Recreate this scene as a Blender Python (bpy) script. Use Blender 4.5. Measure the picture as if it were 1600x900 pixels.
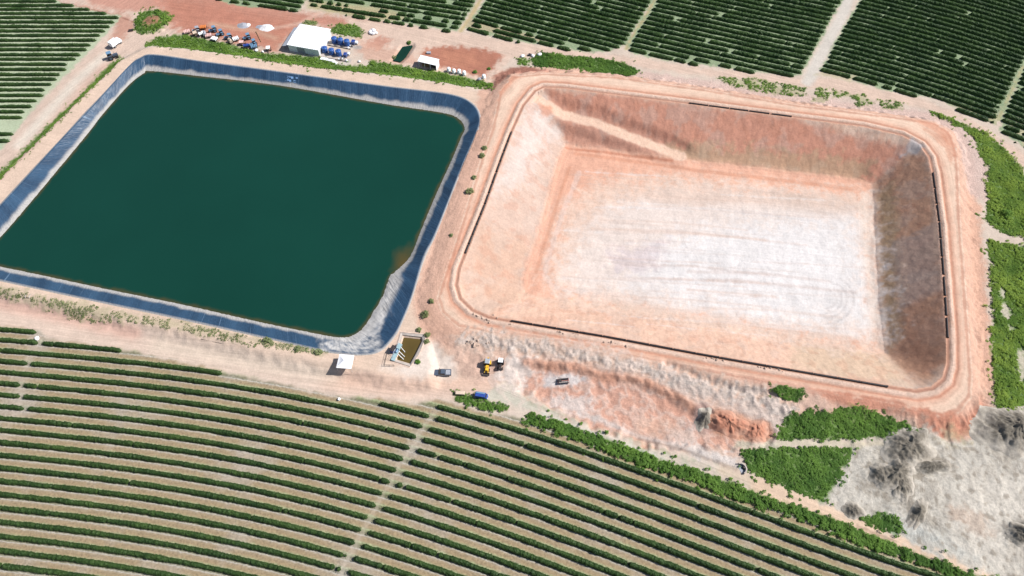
import bpy, math, random
import numpy as np
from mathutils import Vector

# ------------------------------------------------------------------ camera, sky, sun, exposure
for o in list(bpy.data.objects):
    bpy.data.objects.remove(o)
SC = bpy.context.scene
COL = SC.collection
R = math.radians
CAM_H, PITCH, FPX = 180.0, 58.0, 1067.0
cam_d = bpy.data.cameras.new('camera'); cam = bpy.data.objects.new('camera', cam_d); COL.objects.link(cam)
cam.location = (0, 0, CAM_H); cam.rotation_euler = (R(90 - PITCH), 0, 0)
cam_d.sensor_width = 36; cam_d.lens = 36 * FPX / 1600; cam_d.clip_start = 1; cam_d.clip_end = 9000
SC.camera = cam
SUN_EL, SUN_AZ = 47.0, 5.0          # azimuth measured from +X towards +Y
wd = bpy.data.worlds.new('World'); SC.world = wd; wd.use_nodes = True
wn = wd.node_tree.nodes; wl = wd.node_tree.links
bg = wn['Background']; sky = wn.new('ShaderNodeTexSky'); sky.sky_type = 'NISHITA'; sky.sun_disc = False
sky.sun_elevation = R(SUN_EL); sky.sun_rotation = R(90 - SUN_AZ)
wl.new(sky.outputs[0], bg.inputs[0]); bg.inputs[1].default_value = 0.075
sd = bpy.data.lights.new('sun', 'SUN'); sd.energy = 4.8; sd.angle = R(0.55); sd.color = (1, .975, .94)
so = bpy.data.objects.new('sun', sd); COL.objects.link(so)
dvec = Vector((math.cos(R(SUN_EL)) * math.cos(R(SUN_AZ)), math.cos(R(SUN_EL)) * math.sin(R(SUN_AZ)), math.sin(R(SUN_EL))))
so.rotation_euler = dvec.to_track_quat('Z', 'Y').to_euler(); so.location = (200, 100, 250)
SC.view_settings.view_transform = 'Standard'; SC.view_settings.look = 'None'
SC.view_settings.exposure = 0.41; SC.view_settings.gamma = 1; SC.view_settings.use_curve_mapping = False
GAIN = 1.55                          # how much brighter a sunlit flat surface reads than its base colour

# ------------------------------------------------------------------ small maths helpers
rng = np.random.default_rng(7); random.seed(7)
_st, _ct = math.sin(R(PITCH)), math.cos(R(PITCH))

def P(px, py, z=0.0):
    """ground point at height z seen at photo pixel (1600x900)"""
    u = (px - 800) / FPX; v = (py - 450) / FPX
    k = (z - CAM_H) / (-_st - v * _ct)
    return (u * k, (_ct - v * _st) * k)

def PP(pts, z=0.0):
    return np.array([P(a, b, z) for a, b in pts])

def lin(c):
    c = np.asarray(c, float) / 255
    return np.where(c <= .04045, c / 12.92, ((c + .055) / 1.055) ** 2.4)

def alb(c, g=None):
    return np.clip(lin(c) / (g or GAIN), .003, .8)

_ga = np.random.default_rng(3).random((256, 256)) * 2 * math.pi
_gx, _gy = np.cos(_ga), np.sin(_ga)

def vnoise(x, y, seed=0):
    """gradient noise, 0..1 round .5"""
    x = np.asarray(x, float) + seed * 17.31; y = np.asarray(y, float) + seed * 9.77
    xi = np.floor(x).astype(np.int64); yi = np.floor(y).astype(np.int64)
    fx = x - xi; fy = y - yi; x0 = xi & 255; y0 = yi & 255; x1 = (xi + 1) & 255; y1 = (yi + 1) & 255
    a = _gx[x0, y0] * fx + _gy[x0, y0] * fy; b = _gx[x1, y0] * (fx - 1) + _gy[x1, y0] * fy
    c = _gx[x0, y1] * fx + _gy[x0, y1] * (fy - 1); d = _gx[x1, y1] * (fx - 1) + _gy[x1, y1] * (fy - 1)
    u = fx * fx * fx * (fx * (fx * 6 - 15) + 10); v = fy * fy * fy * (fy * (fy * 6 - 15) + 10)
    return np.clip(.5 + .8 * ((a * (1 - u) + b * u) * (1 - v) + (c * (1 - u) + d * u) * v), 0, 1)

def fbm(x, y, f=1.0, o=4, seed=0):
    x = np.asarray(x, float) * f; y = np.asarray(y, float) * f
    s = 0; a = 1; t = 0
    for i in range(o):
        s = s + a * vnoise(x, y, seed + i * 3); t += a; a *= .55
        x, y = 2.03 * (.8 * x - .6 * y), 2.03 * (.6 * x + .8 * y)
    return np.clip(.5 + (s / t - .5) * 1.35, 0, 1)

def sstep(a, b, x):
    t = np.clip((x - a) / (b - a), 0, 1)
    return t * t * (3 - 2 * t)

def seg_dist(x, y, pts, closed=False):
    """distance to a polyline plus the arc position of the nearest point"""
    pts = np.asarray(pts, float)
    if closed: pts = np.vstack([pts, pts[:1]])
    best = np.full(x.shape, 1e18); arc = np.zeros(x.shape); side = np.ones(x.shape); L = 0.0
    for (ax, ay), (bx, by) in zip(pts[:-1], pts[1:]):
        dx, dy = bx - ax, by - ay; ll = dx * dx + dy * dy + 1e-12
        t = np.clip(((x - ax) * dx + (y - ay) * dy) / ll, 0, 1)
        ex = x - ax - t * dx; ey = y - ay - t * dy
        d = ex * ex + ey * ey; m = d < best
        best = np.where(m, d, best); arc = np.where(m, L + t * math.sqrt(ll), arc)
        side = np.where(m, np.sign(dy * ex - dx * ey), side)
        L += math.sqrt(ll)
    return np.sqrt(best), arc, side

def inside(x, y, pts):
    pts = np.asarray(pts, float); n = len(pts); r = np.zeros(x.shape, bool)
    for i in range(n):
        x0, y0 = pts[i]; x1, y1 = pts[(i + 1) % n]
        if y0 == y1: continue
        c = ((y0 > y) != (y1 > y)) & (x < (x1 - x0) * (y - y0) / (y1 - y0) + x0)
        r ^= c
    return r

def sdist(x, y, pts, reach=25.0):
    """signed distance to a polygon (positive inside); exact only within reach"""
    pts = np.asarray(pts, float)
    out = np.full(x.shape, -float(reach))
    lo = pts.min(0) - reach; hi = pts.max(0) + reach
    m = (x > lo[0]) & (x < hi[0]) & (y > lo[1]) & (y < hi[1])
    if not m.any(): return out
    d, _, _ = seg_dist(x[m], y[m], pts, True)
    out[m] = np.where(inside(x[m], y[m], pts), d, -d)
    return out

def spline(pts, n, closed=True):
    pts = np.asarray(pts, float); m = len(pts); out = []
    t = np.linspace(0, m if closed else m - 1, n, endpoint=not closed)
    for u in t:
        i = int(math.floor(u)); f = u - i
        if closed: p = [pts[(i + k) % m] for k in (-1, 0, 1, 2)]
        else: p = [pts[min(max(i + k, 0), m - 1)] for k in (-1, 0, 1, 2)]
        out.append(.5 * (2 * p[1] + (p[2] - p[0]) * f + (2 * p[0] - 5 * p[1] + 4 * p[2] - p[3]) * f * f + (3 * p[1] - p[0] - 3 * p[2] + p[3]) * f ** 3))
    return np.array(out)

# ------------------------------------------------------------------ object helpers
def tag(o, label, cat=None, group=None, kind=None):
    o['label'] = label
    if cat: o['category'] = cat
    if group: o['group'] = group
    if kind: o['kind'] = kind
    return o

def empty(name, loc, rz, label, cat, group=None):
    o = bpy.data.objects.new(name, None); COL.objects.link(o)
    o.location = loc; o.rotation_euler = (0, 0, rz); o.empty_display_size = .5
    return tag(o, label, cat, group)

def np_mesh(name, V, F, mat=None, smooth=False, parent=None):
    """V (n,3); F (m,4) or (m,3)"""
    V = np.ascontiguousarray(V, np.float32); F = np.ascontiguousarray(F, np.int32)
    me = bpy.data.meshes.new(name); k = F.shape[1]
    me.vertices.add(len(V)); me.vertices.foreach_set('co', V.ravel())
    me.loops.add(F.size); me.loops.foreach_set('vertex_index', F.ravel())
    me.polygons.add(len(F)); me.polygons.foreach_set('loop_start', np.arange(0, F.size, k, dtype=np.int32))
    me.polygons.foreach_set('use_smooth', np.full(len(F), smooth, bool))
    me.update(calc_edges=True)
    if mat: me.materials.append(mat)
    o = bpy.data.objects.new(name, me); COL.objects.link(o)
    if parent: o.parent = parent
    return o

def add_col(o, name, C):
    a = o.data.attributes.new(name, 'FLOAT_COLOR', 'POINT')
    if C.shape[1] == 3: C = np.hstack([C, np.ones((len(C), 1))])
    a.data.foreach_set('color', np.ascontiguousarray(C, np.float32).ravel())

def add_float(o, name, v):
    a = o.data.attributes.new(name, 'FLOAT', 'POINT'); a.data.foreach_set('value', np.ascontiguousarray(v, np.float32))

def add_vec(o, name, v):
    a = o.data.attributes.new(name, 'FLOAT_VECTOR', 'POINT'); a.data.foreach_set('vector', np.ascontiguousarray(v, np.float32).ravel())

class MB:
    """collects simple shapes into one mesh"""
    def __init__(s): s.v = []; s.f = []; s.sm = []
    def add(s, vs, fs, smooth=False):
        b = len(s.v); s.v += [tuple(p) for p in vs]; s.f += [tuple(i + b for i in f) for f in fs]; s.sm += [smooth] * len(fs)
        return s
    def box(s, x0, x1, y0, y1, z0, z1, tx=0, ty=0):
        """tx, ty: how far the top is drawn in"""
        vs = [(x0, y0, z0), (x1, y0, z0), (x1, y1, z0), (x0, y1, z0), (x0 + tx, y0 + ty, z1), (x1 - tx, y0 + ty, z1), (x1 - tx, y1 - ty, z1), (x0 + tx, y1 - ty, z1)]
        return s.add(vs, [(3, 2, 1, 0), (4, 5, 6, 7), (0, 1, 5, 4), (1, 2, 6, 5), (2, 3, 7, 6), (3, 0, 4, 7)])
    def tube(s, a, b, r0, r1=None, n=12, caps=True):
        a = Vector(a); b = Vector(b); r1 = r0 if r1 is None else r1
        d = (b - a).normalized(); q = d.to_track_quat('Z', 'Y')
        vs = []
        for c, r in ((a, r0), (b, r1)):
            for i in range(n):
                t = 2 * math.pi * i / n
                vs.append(c + q @ Vector((math.cos(t) * r, math.sin(t) * r, 0)))
        fs = [(i, (i + 1) % n, n + (i + 1) % n, n + i) for i in range(n)]
        s.add(vs, fs, True)
        if caps: s.add(vs, [tuple(range(n))[::-1], tuple(range(n, 2 * n))])
        return s
    def lathe(s, prof, c=(0, 0, 0), n=20, smooth=True):
        vs = []; fs = []
        for r, z in prof:
            for i in range(n):
                t = 2 * math.pi * i / n
                vs.append((c[0] + r * math.cos(t), c[1] + r * math.sin(t), c[2] + z))
        for j in range(len(prof) - 1):
            for i in range(n):
                fs.append((j * n + i, j * n + (i + 1) % n, (j + 1) * n + (i + 1) % n, (j + 1) * n + i))
        s.add(vs, fs, smooth)
        s.add(vs, [tuple(range(n))[::-1], tuple(range((len(prof) - 1) * n, len(prof) * n))])
        return s
    def prism(s, prof, y0, y1, t=0.0):
        """x-z outline carried from y0 to y1"""
        n = len(prof)
        vs = [(x, y0, z) for x, z in prof] + [(x, y1, z) for x, z in prof]
        fs = [tuple(range(n)), tuple(range(2 * n - 1, n - 1, -1))] + [(i + n, (i + 1) % n + n, (i + 1) % n, i) for i in range(n)]
        return s.add(vs, fs)
    def wheel(s, x, y, r, w, n=16):
        s.tube((x, y - w / 2, r), (x, y + w / 2, r), r, r, n)
        return s
    def blob(s, c, rx, ry, rz, seed=0, n=10, m=6, rough=.25):
        vs = []; fs = []
        for j in range(m + 1):
            ph = math.pi * j / m
            for i in range(n):
                t = 2 * math.pi * i / n
                k = 1 + rough * (float(vnoise(i * .9 + .3, j * 1.1, seed)) - .5) * 2
                vs.append((c[0] + rx * k * math.sin(ph) * math.cos(t), c[1] + ry * k * math.sin(ph) * math.sin(t), max(0 if c[2] < rz else -9e9, c[2] + rz * k * math.cos(ph))))
        for j in range(m):
            for i in range(n):
                fs.append((j * n + i, (j + 1) * n + i, (j + 1) * n + (i + 1) % n, j * n + (i + 1) % n))
        return s.add(vs, fs, True)
    def build(s, name, mat, parent=None, loc=None, rz=0, bevel=0):
        me = bpy.data.meshes.new(name); me.from_pydata(s.v, [], s.f); me.update()
        me.polygons.foreach_set('use_smooth', np.array(s.sm, bool))
        me.materials.append(mat)
        o = bpy.data.objects.new(name, me); COL.objects.link(o)
        if parent: o.parent = parent
        if loc is not None: o.location = loc; o.rotation_euler = (0, 0, rz)
        if bevel:
            b = o.modifiers.new('b', 'BEVEL'); b.width = bevel; b.segments = 2; b.limit_method = 'ANGLE'
        return o

def copy_tree(o, parent=None):
    c = o.copy(); COL.objects.link(c)
    if parent: c.parent = parent
    for ch in o.children: copy_tree(ch, c)
    return c

# ------------------------------------------------------------------ materials
def new_mat(name):
    m = bpy.data.materials.new(name); m.use_nodes = True
    return m, m.node_tree.nodes, m.node_tree.links, m.node_tree.nodes['Principled BSDF']

def mat(name, c, rough=.6, metal=0, var=.12, scale=1.5, srgb=True, spec=.4, dirt=0.0):
    """painted / plastic / metal surface with mottling and a film of pale dust"""
    m, n, l, b = new_mat(name)
    c = lin(c) if srgb else np.array(c)
    tc = n.new('ShaderNodeTexCoord'); no = n.new('ShaderNodeTexNoise'); no.inputs['Scale'].default_value = scale; no.inputs['Detail'].default_value = 6
    l.new(tc.outputs['Object'], no.inputs['Vector'])
    mr = n.new('ShaderNodeMapRange'); mr.inputs[1].default_value = .3; mr.inputs[2].default_value = .7
    mr.inputs[3].default_value = 1 - var; mr.inputs[4].default_value = 1 + var
    l.new(no.outputs[0], mr.inputs[0])
    mx = n.new('ShaderNodeVectorMath'); mx.operation = 'SCALE'; mx.inputs[0].default_value = tuple(c); l.new(mr.outputs[0], mx.inputs['Scale'])
    out = mx.outputs[0]
    if dirt:
        d = n.new('ShaderNodeMix'); d.data_type = 'RGBA'; d.inputs[7].default_value = (.42, .3, .22, 1)
        n2 = n.new('ShaderNodeTexNoise'); n2.inputs['Scale'].default_value = scale * 2.3; n2.inputs['Detail'].default_value = 5; l.new(tc.outputs['Object'], n2.inputs['Vector'])
        r2 = n.new('ShaderNodeMapRange'); r2.inputs[1].default_value = .42; r2.inputs[2].default_value = .72; r2.inputs[4].default_value = dirt
        l.new(n2.outputs[0], r2.inputs[0]); l.new(r2.outputs[0], d.inputs[0]); l.new(out, d.inputs[6]); out = d.outputs[2]
    l.new(out, b.inputs['Base Color']); b.inputs['Roughness'].default_value = rough; b.inputs['Metallic'].default_value = metal
    b.inputs['Specular IOR Level'].default_value = spec
    return m

def math_node(n, l, op, a, b=None, clamp=False):
    x = n.new('ShaderNodeMath'); x.operation = op; x.use_clamp = clamp
    for i, v in enumerate((a, b)):
        if v is None: continue
        if isinstance(v, (int, float)): x.inputs[i].default_value = v
        else: l.new(v, x.inputs[i])
    return x.outputs[0]

def ground_material():
    m, n, l, b = new_mat('earth')
    att = n.new('ShaderNodeAttribute'); att.attribute_name = 'soil'
    msk = n.new('ShaderNodeAttribute'); msk.attribute_name = 'mask'
    flo = n.new('ShaderNodeAttribute'); flo.attribute_name = 'flow'
    pha = n.new('ShaderNodeAttribute'); pha.attribute_name = 'phase'
    sep = n.new('ShaderNodeSeparateColor'); l.new(msk.outputs['Color'], sep.inputs[0])
    geo = n.new('ShaderNodeNewGeometry')
    def noise(scale, detail, vec, rough=.6):
        t = n.new('ShaderNodeTexNoise'); t.inputs['Scale'].default_value = scale; t.inputs['Detail'].default_value = detail; t.inputs['Roughness'].default_value = rough
        l.new(vec, t.inputs['Vector']); return t.outputs[0]
    def remap(v, a, b_, c, d):
        r = n.new('ShaderNodeMapRange'); l.new(v, r.inputs[0])
        for i, q in enumerate((a, b_, c, d)): r.inputs[i + 1].default_value = q
        return r.outputs[0]
    pos = geo.outputs['Position']
    nA = noise(.28, 8, pos, .62); nB = noise(1.5, 6, pos, .75); nC = noise(.045, 4, pos)
    # tyre and blade streaks follow the flow coordinate
    mp = n.new('ShaderNodeMapping'); mp.inputs['Scale'].default_value = (1.15, .035, 1); l.new(flo.outputs['Vector'], mp.inputs[0])
    nS = noise(1.0, 4, mp.outputs[0], .65)
    sA = remap(nA, .3, .7, .91, 1.085); sB = math_node(n, l, 'ADD', 1.0, math_node(n, l, 'MULTIPLY', remap(nB, .3, .7, -.2, .17), math_node(n, l, 'ADD', .35, sep.outputs[2]))); sC = remap(nC, .3, .7, .95, 1.05)
    sS0 = remap(nS, .3, .7, -.17, .14)
    sS = math_node(n, l, 'ADD', math_node(n, l, 'MULTIPLY', sS0, sep.outputs[1]), 1.0)
    k = math_node(n, l, 'MULTIPLY', math_node(n, l, 'MULTIPLY', sA, sB), math_node(n, l, 'MULTIPLY', sC, sS))
    sc = n.new('ShaderNodeVectorMath'); sc.operation = 'SCALE'; l.new(att.outputs['Color'], sc.inputs[0]); l.new(k, sc.inputs['Scale'])
    # crop lanes of the near field: litter, bare strip, grass, repeated by the phase of the rows
    nP = noise(.9, 5, pos, .7)
    ph = math_node(n, l, 'ADD', pha.outputs['Fac'], remap(nP, .3, .7, -.06, .06))
    fr = math_node(n, l, 'FRACT', ph)
    rp = n.new('ShaderNodeValToRGB'); l.new(fr, rp.inputs[0]); e = rp.color_ramp.elements
    def c4(c, g=GAIN): return tuple(alb(c, g)) + (1,)
    e[0].position = 0; e[0].color = c4((126, 124, 96)); e[1].position = 1; e[1].color = c4((128, 132, 100))
    for p_, c in ((.19, (150, 146, 124)), (.235, (206, 198, 186)), (.275, (188, 178, 162)), (.33, (178, 160, 134)), (.47, (170, 150, 120)), (.60, (176, 156, 124)), (.69, (174, 168, 132)), (.76, (180, 188, 146)), (.82, (150, 156, 116))):
        q = e.new(p_); q.color = c4(c)
    nF = noise(1.5, 7, pos, .75); nG = noise(.06, 3, pos)
    sF = remap(nF, .32, .68, .66, 1.34)
    gm = n.new('ShaderNodeMix'); gm.data_type = 'RGBA'; gm.inputs[7].default_value = c4((196, 186, 176))
    l.new(remap(nG, .52, .68, 0, .55), gm.inputs[0]); l.new(rp.outputs[0], gm.inputs[6])
    fs = n.new('ShaderNodeVectorMath'); fs.operation = 'SCALE'; l.new(gm.outputs[2], fs.inputs[0]); l.new(sF, fs.inputs['Scale'])
    mx = n.new('ShaderNodeMix'); mx.data_type = 'RGBA'; l.new(sep.outputs[0], mx.inputs[0]); l.new(sc.outputs[0], mx.inputs[6]); l.new(fs.outputs[0], mx.inputs[7])
    l.new(mx.outputs[2], b.inputs['Base Color'])
    b.inputs['Roughness'].default_value = .95; b.inputs['Specular IOR Level'].default_value = .15
    hgt = math_node(n, l, 'ADD', math_node(n, l, 'MULTIPLY', nF, .6), math_node(n, l, 'ADD', math_node(n, l, 'MULTIPLY', nB, .35), math_node(n, l, 'MULTIPLY', math_node(n, l, 'MULTIPLY', nS, sep.outputs[1]), .9)))
    bp = n.new('ShaderNodeBump'); bp.inputs['Distance'].default_value = .35
    l.new(math_node(n, l, 'ADD', math_node(n, l, 'MULTIPLY', sep.outputs[2], .8), .22, True), bp.inputs['Strength'])
    l.new(hgt, bp.inputs['Height']); l.new(bp.outputs[0], b.inputs['Normal'])
    return m

def leaf_material(name, dark, light, rough=.6, thru=.35):
    m, n, l, b = new_mat(name)
    att = n.new('ShaderNodeAttribute'); att.attribute_name = 'tint'
    geo = n.new('ShaderNodeNewGeometry')
    no = n.new('ShaderNodeTexNoise'); no.inputs['Scale'].default_value = .16; no.inputs['Detail'].default_value = 7; l.new(geo.outputs['Position'], no.inputs['Vector'])
    f = math_node(n, l, 'ADD', math_node(n, l, 'MULTIPLY', att.outputs['Fac'], .75), math_node(n, l, 'MULTIPLY', math_node(n, l, 'SUBTRACT', no.outputs[0], .5), 1.1), True)
    mx = n.new('ShaderNodeMix'); mx.data_type = 'RGBA'; mx.inputs[6].default_value = tuple(dark) + (1,); mx.inputs[7].default_value = tuple(light) + (1,)
    l.new(f, mx.inputs[0]); l.new(mx.outputs[2], b.inputs['Base Color'])
    b.inputs['Roughness'].default_value = rough; b.inputs['Specular IOR Level'].default_value = .25
    tr = n.new('ShaderNodeBsdfTranslucent'); l.new(mx.outputs[2], tr.inputs['Color'])
    ms = n.new('ShaderNodeMixShader'); ms.inputs[0].default_value = thru; l.new(b.outputs[0], ms.inputs[1]); l.new(tr.outputs[0], ms.inputs[2])
    l.new(ms.outputs[0], n['Material Output'].inputs['Surface'])
    return m

# ------------------------------------------------------------------ the plan of the place (outlines read off the photo, laid on the ground)
ZP, ZF, ZR, ZW = 3.0, -8.0, 2.0, -0.5        # pit rim, pit floor, reservoir rim, water level
PIT_RIM = PP([(838, 143), (850, 137), (880, 138), (950, 147), (1080, 163), (1240, 184), (1350, 198), (1410, 212), (1436, 226), (1450, 245), (1456, 272), (1466, 350), (1472, 430), (1478, 520), (1478, 568), (1472, 590), (1455, 604), (1430, 608), (1390, 602), (1250, 578), (1100, 552), (950, 524), (800, 499), (765, 493), (740, 482), (722, 465), (716, 445), (720, 420), (740, 370), (760, 320), (785, 250), (802, 205), (820, 165)], ZP)
PIT_BASE = PP([(884, 226), (960, 235), (1050, 249), (1150, 258), (1290, 274), (1340, 280), (1362, 290), (1365, 320), (1367, 400), (1372, 470), (1378, 530), (1381, 553), (1250, 533), (1100, 508), (950, 483), (840, 464), (820, 458), (816, 440), (822, 418), (840, 370), (858, 300), (872, 250)], ZF)
PIT_TOP = PP([(780, 143), (800, 119), (850, 114), (960, 119), (1100, 139), (1250, 164), (1400, 182), (1460, 191), (1484, 206), (1494, 230), (1498, 260), (1502, 350), (1512, 480), (1520, 590), (1518, 622), (1500, 645), (1470, 652), (1430, 642), (1400, 632), (1250, 609), (1100, 583), (950, 551), (850, 531), (780, 524), (715, 512), (690, 490), (682, 465), (690, 440), (720, 350), (750, 250), (768, 200)], ZP)
RES = [((241, 87), (237, 111)), ((320, 98), (318, 119.5)), ((440, 114), (440, 134)), ((600, 136), (600, 162)), ((700, 148.5), (690, 176)), ((736, 163), (716, 185)),
       ((748, 186), (726, 200)), ((740, 214), (720, 216)), ((722, 256), (705, 252)), ((696, 322), (680, 307)), ((677, 368), (658, 360)), ((660, 402), (640, 402)), ((642, 462), (612, 431)), ((626, 502), (599, 462)),
       ((612, 526), (572, 506)), ((590, 547), (557, 521)), ((560, 552), (541, 527)), ((520, 548), (520, 526)), ((485, 541), (482, 519)), ((400, 522), (400, 502)), ((280, 495), (290, 477)), ((160, 470), (170, 452.5)), ((50, 446.5), (60, 429)),
       ((-40, 426), (-20, 412)), ((-88, 410), (-44, 402)), ((-84, 398), (-36, 394)), ((-20, 344), (0, 371)), ((90, 225), (127, 221)), ((150, 161), (160, 179)), ((200, 106), (200, 134)), ((219, 92), (224, 115))]
NL = 1400
RES_RIM = spline(PP([a for a, b in RES], ZR), NL)
RES_WAT = spline(PP([b for a, b in RES], ZW), NL)
RES_TOP = PP([(232, 74), (300, 80), (380, 90), (440, 99), (520, 110), (600, 119), (640, 124), (720, 136), (766, 147), (778, 165), (765, 220), (740, 300), (700, 420), (672, 500), (668, 530), (668, 590), (600, 585), (560, 572), (470, 558), (400, 542), (300, 518), (160, 488), (60, 464), (0, 450), (-60, 440), (-110, 420), (-110, 395), (-30, 312), (60, 222), (125, 157), (190, 95)], ZR)

# rows of the near field: one master curve, the others run parallel to it
ROWSP = 3.37
_m2 = np.array([P(a, b, .8) for a, b in [(0, 563), (46, 566), (160, 579), (286, 595), (400, 609), (500, 625), (600, 646), (664, 664), (720, 684), (820, 718), (900, 742), (980, 768), (1060, 798), (1120, 818), (1200, 851)]])
_m0 = np.array([P(a, b, .8) for a, b in [(682, 631), (740, 650), (820, 677), (900, 703), (980, 732), (1060, 758), (1140, 784), (1220, 812), (1280, 836), (1360, 865), (1450, 898)]]) + 2 * ROWSP * np.array([-math.sin(R(20)), -math.cos(R(20))])
_pf = np.polyfit(np.r_[_m2[:, 0], _m0[:, 0]] / 100, np.r_[_m2[:, 1], _m0[:, 1]], 4)
_xs = np.linspace(-142, 118, 90)
_ys = np.polyval(_pf, _xs / 100)
_s0 = (_ys[1] - _ys[0]) / (_xs[1] - _xs[0]); _s1 = (_ys[-1] - _ys[-2]) / (_xs[-1] - _xs[-2])
MASTER = np.vstack([[(-260, _ys[0] + _s0 * (-260 - _xs[0]))], np.c_[_xs, _ys], [(240, _ys[-1] + _s1 * (240 - _xs[-1]))]])

def offset_curve(c, d):
    t = np.gradient(c, axis=0); t /= np.hypot(t[:, 0], t[:, 1])[:, None]
    return c + d * np.c_[t[:, 1], -t[:, 0]]

FIELD_NEAR = [(-120, 488), (0, 508), (60, 517), (75, 530), (190, 546), (345, 580), (430, 598), (520, 620), (590, 622), (640, 632), (690, 625), (760, 645), (830, 655), (960, 700), (1100, 752), (1250, 803), (1400, 862), (1520, 905), (1700, 980), (1500, 1020), (300, 1020), (-200, 1020), (-200, 480)]
FIELD_WEST = [(-200, -40), (40, -40), (80, -4), (95, 4), (150, 18), (190, 25), (186, 30), (160, 60), (120, 100), (85, 135), (45, 178), (34, 192), (18, 214), (0, 235), (-200, 260)]
BLOCKS = {}
FIELD_R = [(1351, -12), (1332, 19), (1316, 44), (1303, 68), (1292, 92), (1281, 107), (1300, 116), (1375, 138), (1420, 147), (1465, 154), (1502, 173), (1556, 195), (1559, 184), (1566, 165), (1577, 147), (1592, 112), (1605, 90), (1640, 20), (1668, -40), (1366, -40)]
FIELD_S = [(1618, 90), (1603, 100), (1594, 118), (1582, 148), (1570, 170), (1564, 186), (1564, 204), (1602, 232), (1660, 262), (1760, 262), (1780, -40), (1684, -40)]
FIELD_M = [(1031, -10), (1025, 0), (1016, 16), (1007, 31), (997, 45), (987, 61), (982, 72), (984, 82), (1042, 95), (1107, 102), (1174, 112), (1211, 114), (1233, 120), (1252, 116), (1262, 99), (1273, 79), (1289, 49), (1305, 20), (1318, 0), (1340, -40), (1050, -40)]
FIELD_L = [(770, -25), (757, 0), (747, 16), (740, 25), (734, 35), (727, 44), (782, 60), (858, 71.5), (920, 82), (948, 80), (964, 75), (977, 70), (986, 54), (1003, 27), (1020, 0), (1044, -40), (776, -40)]
FIELD_K = [(481, -40), (482, 12), (520, 18), (541, 22.5), (575, 28.5), (602, 33), (655, 40), (690, 46), (714, 49), (727, 29), (743, 3), (764, -40)]
FIELD_J = [(300, -40), (330, -6), (360, 7), (388, 10.5), (430, 13), (468, 18), (472, 9), (478, -2), (478, -40)]

# ------------------------------------------------------------------ terrain grid
GS = .34
gx = np.arange(-244, 244 + GS, GS); gy = np.arange(8, 292 + GS, GS)
NX, NY = len(gx), len(gy)
X, Y = np.meshgrid(gx, gy, indexing='xy')
X = X.ravel(); Y = Y.ravel()
wob = (fbm(X, Y, .3, 2, 21) - .5) * 2      # ragged edges
wob2 = (fbm(X, Y, .95, 1, 22) - .5) * 2
n1 = fbm(X, Y, .12, 4, 5); n2 = fbm(X, Y, .5, 2, 9); n3 = fbm(X, Y, .03, 3, 31)

d_rim = sdist(X, Y, PIT_RIM, 40); d_base = sdist(X, Y, PIT_BASE, 60); d_top = sdist(X, Y, PIT_TOP, 30)
d_rrim = sdist(X, Y, RES_RIM[::10], 20); d_rtop = sdist(X, Y, RES_TOP, 20)
_, a_rim, _ = seg_dist(X, Y, PIT_RIM, True)

Z = (n1 - .5) * .25
_sw = np.maximum(sstep(5, -15, Y - np.interp(X, [P(690, 500, ZP)[0], P(1400, 640, ZP)[0]], [P(690, 500, ZP)[1], P(1400, 640, ZP)[1]])) * sstep(P(1480, 650)[0], P(1400, 650)[0], X), sstep(P(740, 300)[0] + 12, P(740, 300)[0] - 4, X))
plat = ZP * sstep(-5.5 - 1.2 * wob - 12 * _sw, .3, d_top + .5 * wob) ** (.8 + .4 * _sw)
rplat = ZR * sstep(-4.5, .2, d_rtop + .4 * wob)
flat = np.maximum(plat, rplat)
Z = Z * (1 - np.clip(flat / 2, 0, .85)) + flat
# reservoir basin, hidden below the liner
m = d_rrim > -.3
Z[m] = np.maximum(ZR - .7 - .95 * (d_rrim[m] + .3), -4.0)
# pit: sloping sides between rim and floor, a ridge and a trench along the crest
t = np.clip(d_rim / (d_rim + np.maximum(-d_base, 0) + 1e-6), 0, 1)
m = d_rim > 0
gul = (fbm(a_rim * .4, d_rim * .08, 1.0, 2, 41) - .5) * .12 * np.clip(np.minimum(d_rim, -d_base) / 3, 0, 1)
Zp = ZP + (ZF - ZP) * t + gul + (n2 - .5) * .25
Zp = np.where(d_base > 0, ZF + (n2 - .5) * .12 + (n1 - .5) * .4, Zp)
toe = np.exp(-(d_base / 1.2) ** 2) * .45 * (n1 + .2)
Zp = Zp + np.where((d_base > -4) & (d_base < 4), toe, 0)
Z[m] = Zp[m]
mo = (d_rim <= 0) & (d_rim > -12)
ridge = .25 * np.exp(-((d_rim + 1.9) / .7) ** 2) * (.5 + n2) - .28 * np.exp(-((d_rim + .75) / .5) ** 2) - .2 * np.exp(-((d_rim + 3.1) / .55) ** 2) * (.4 + n1)
Z[mo] += ridge[mo]
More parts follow.
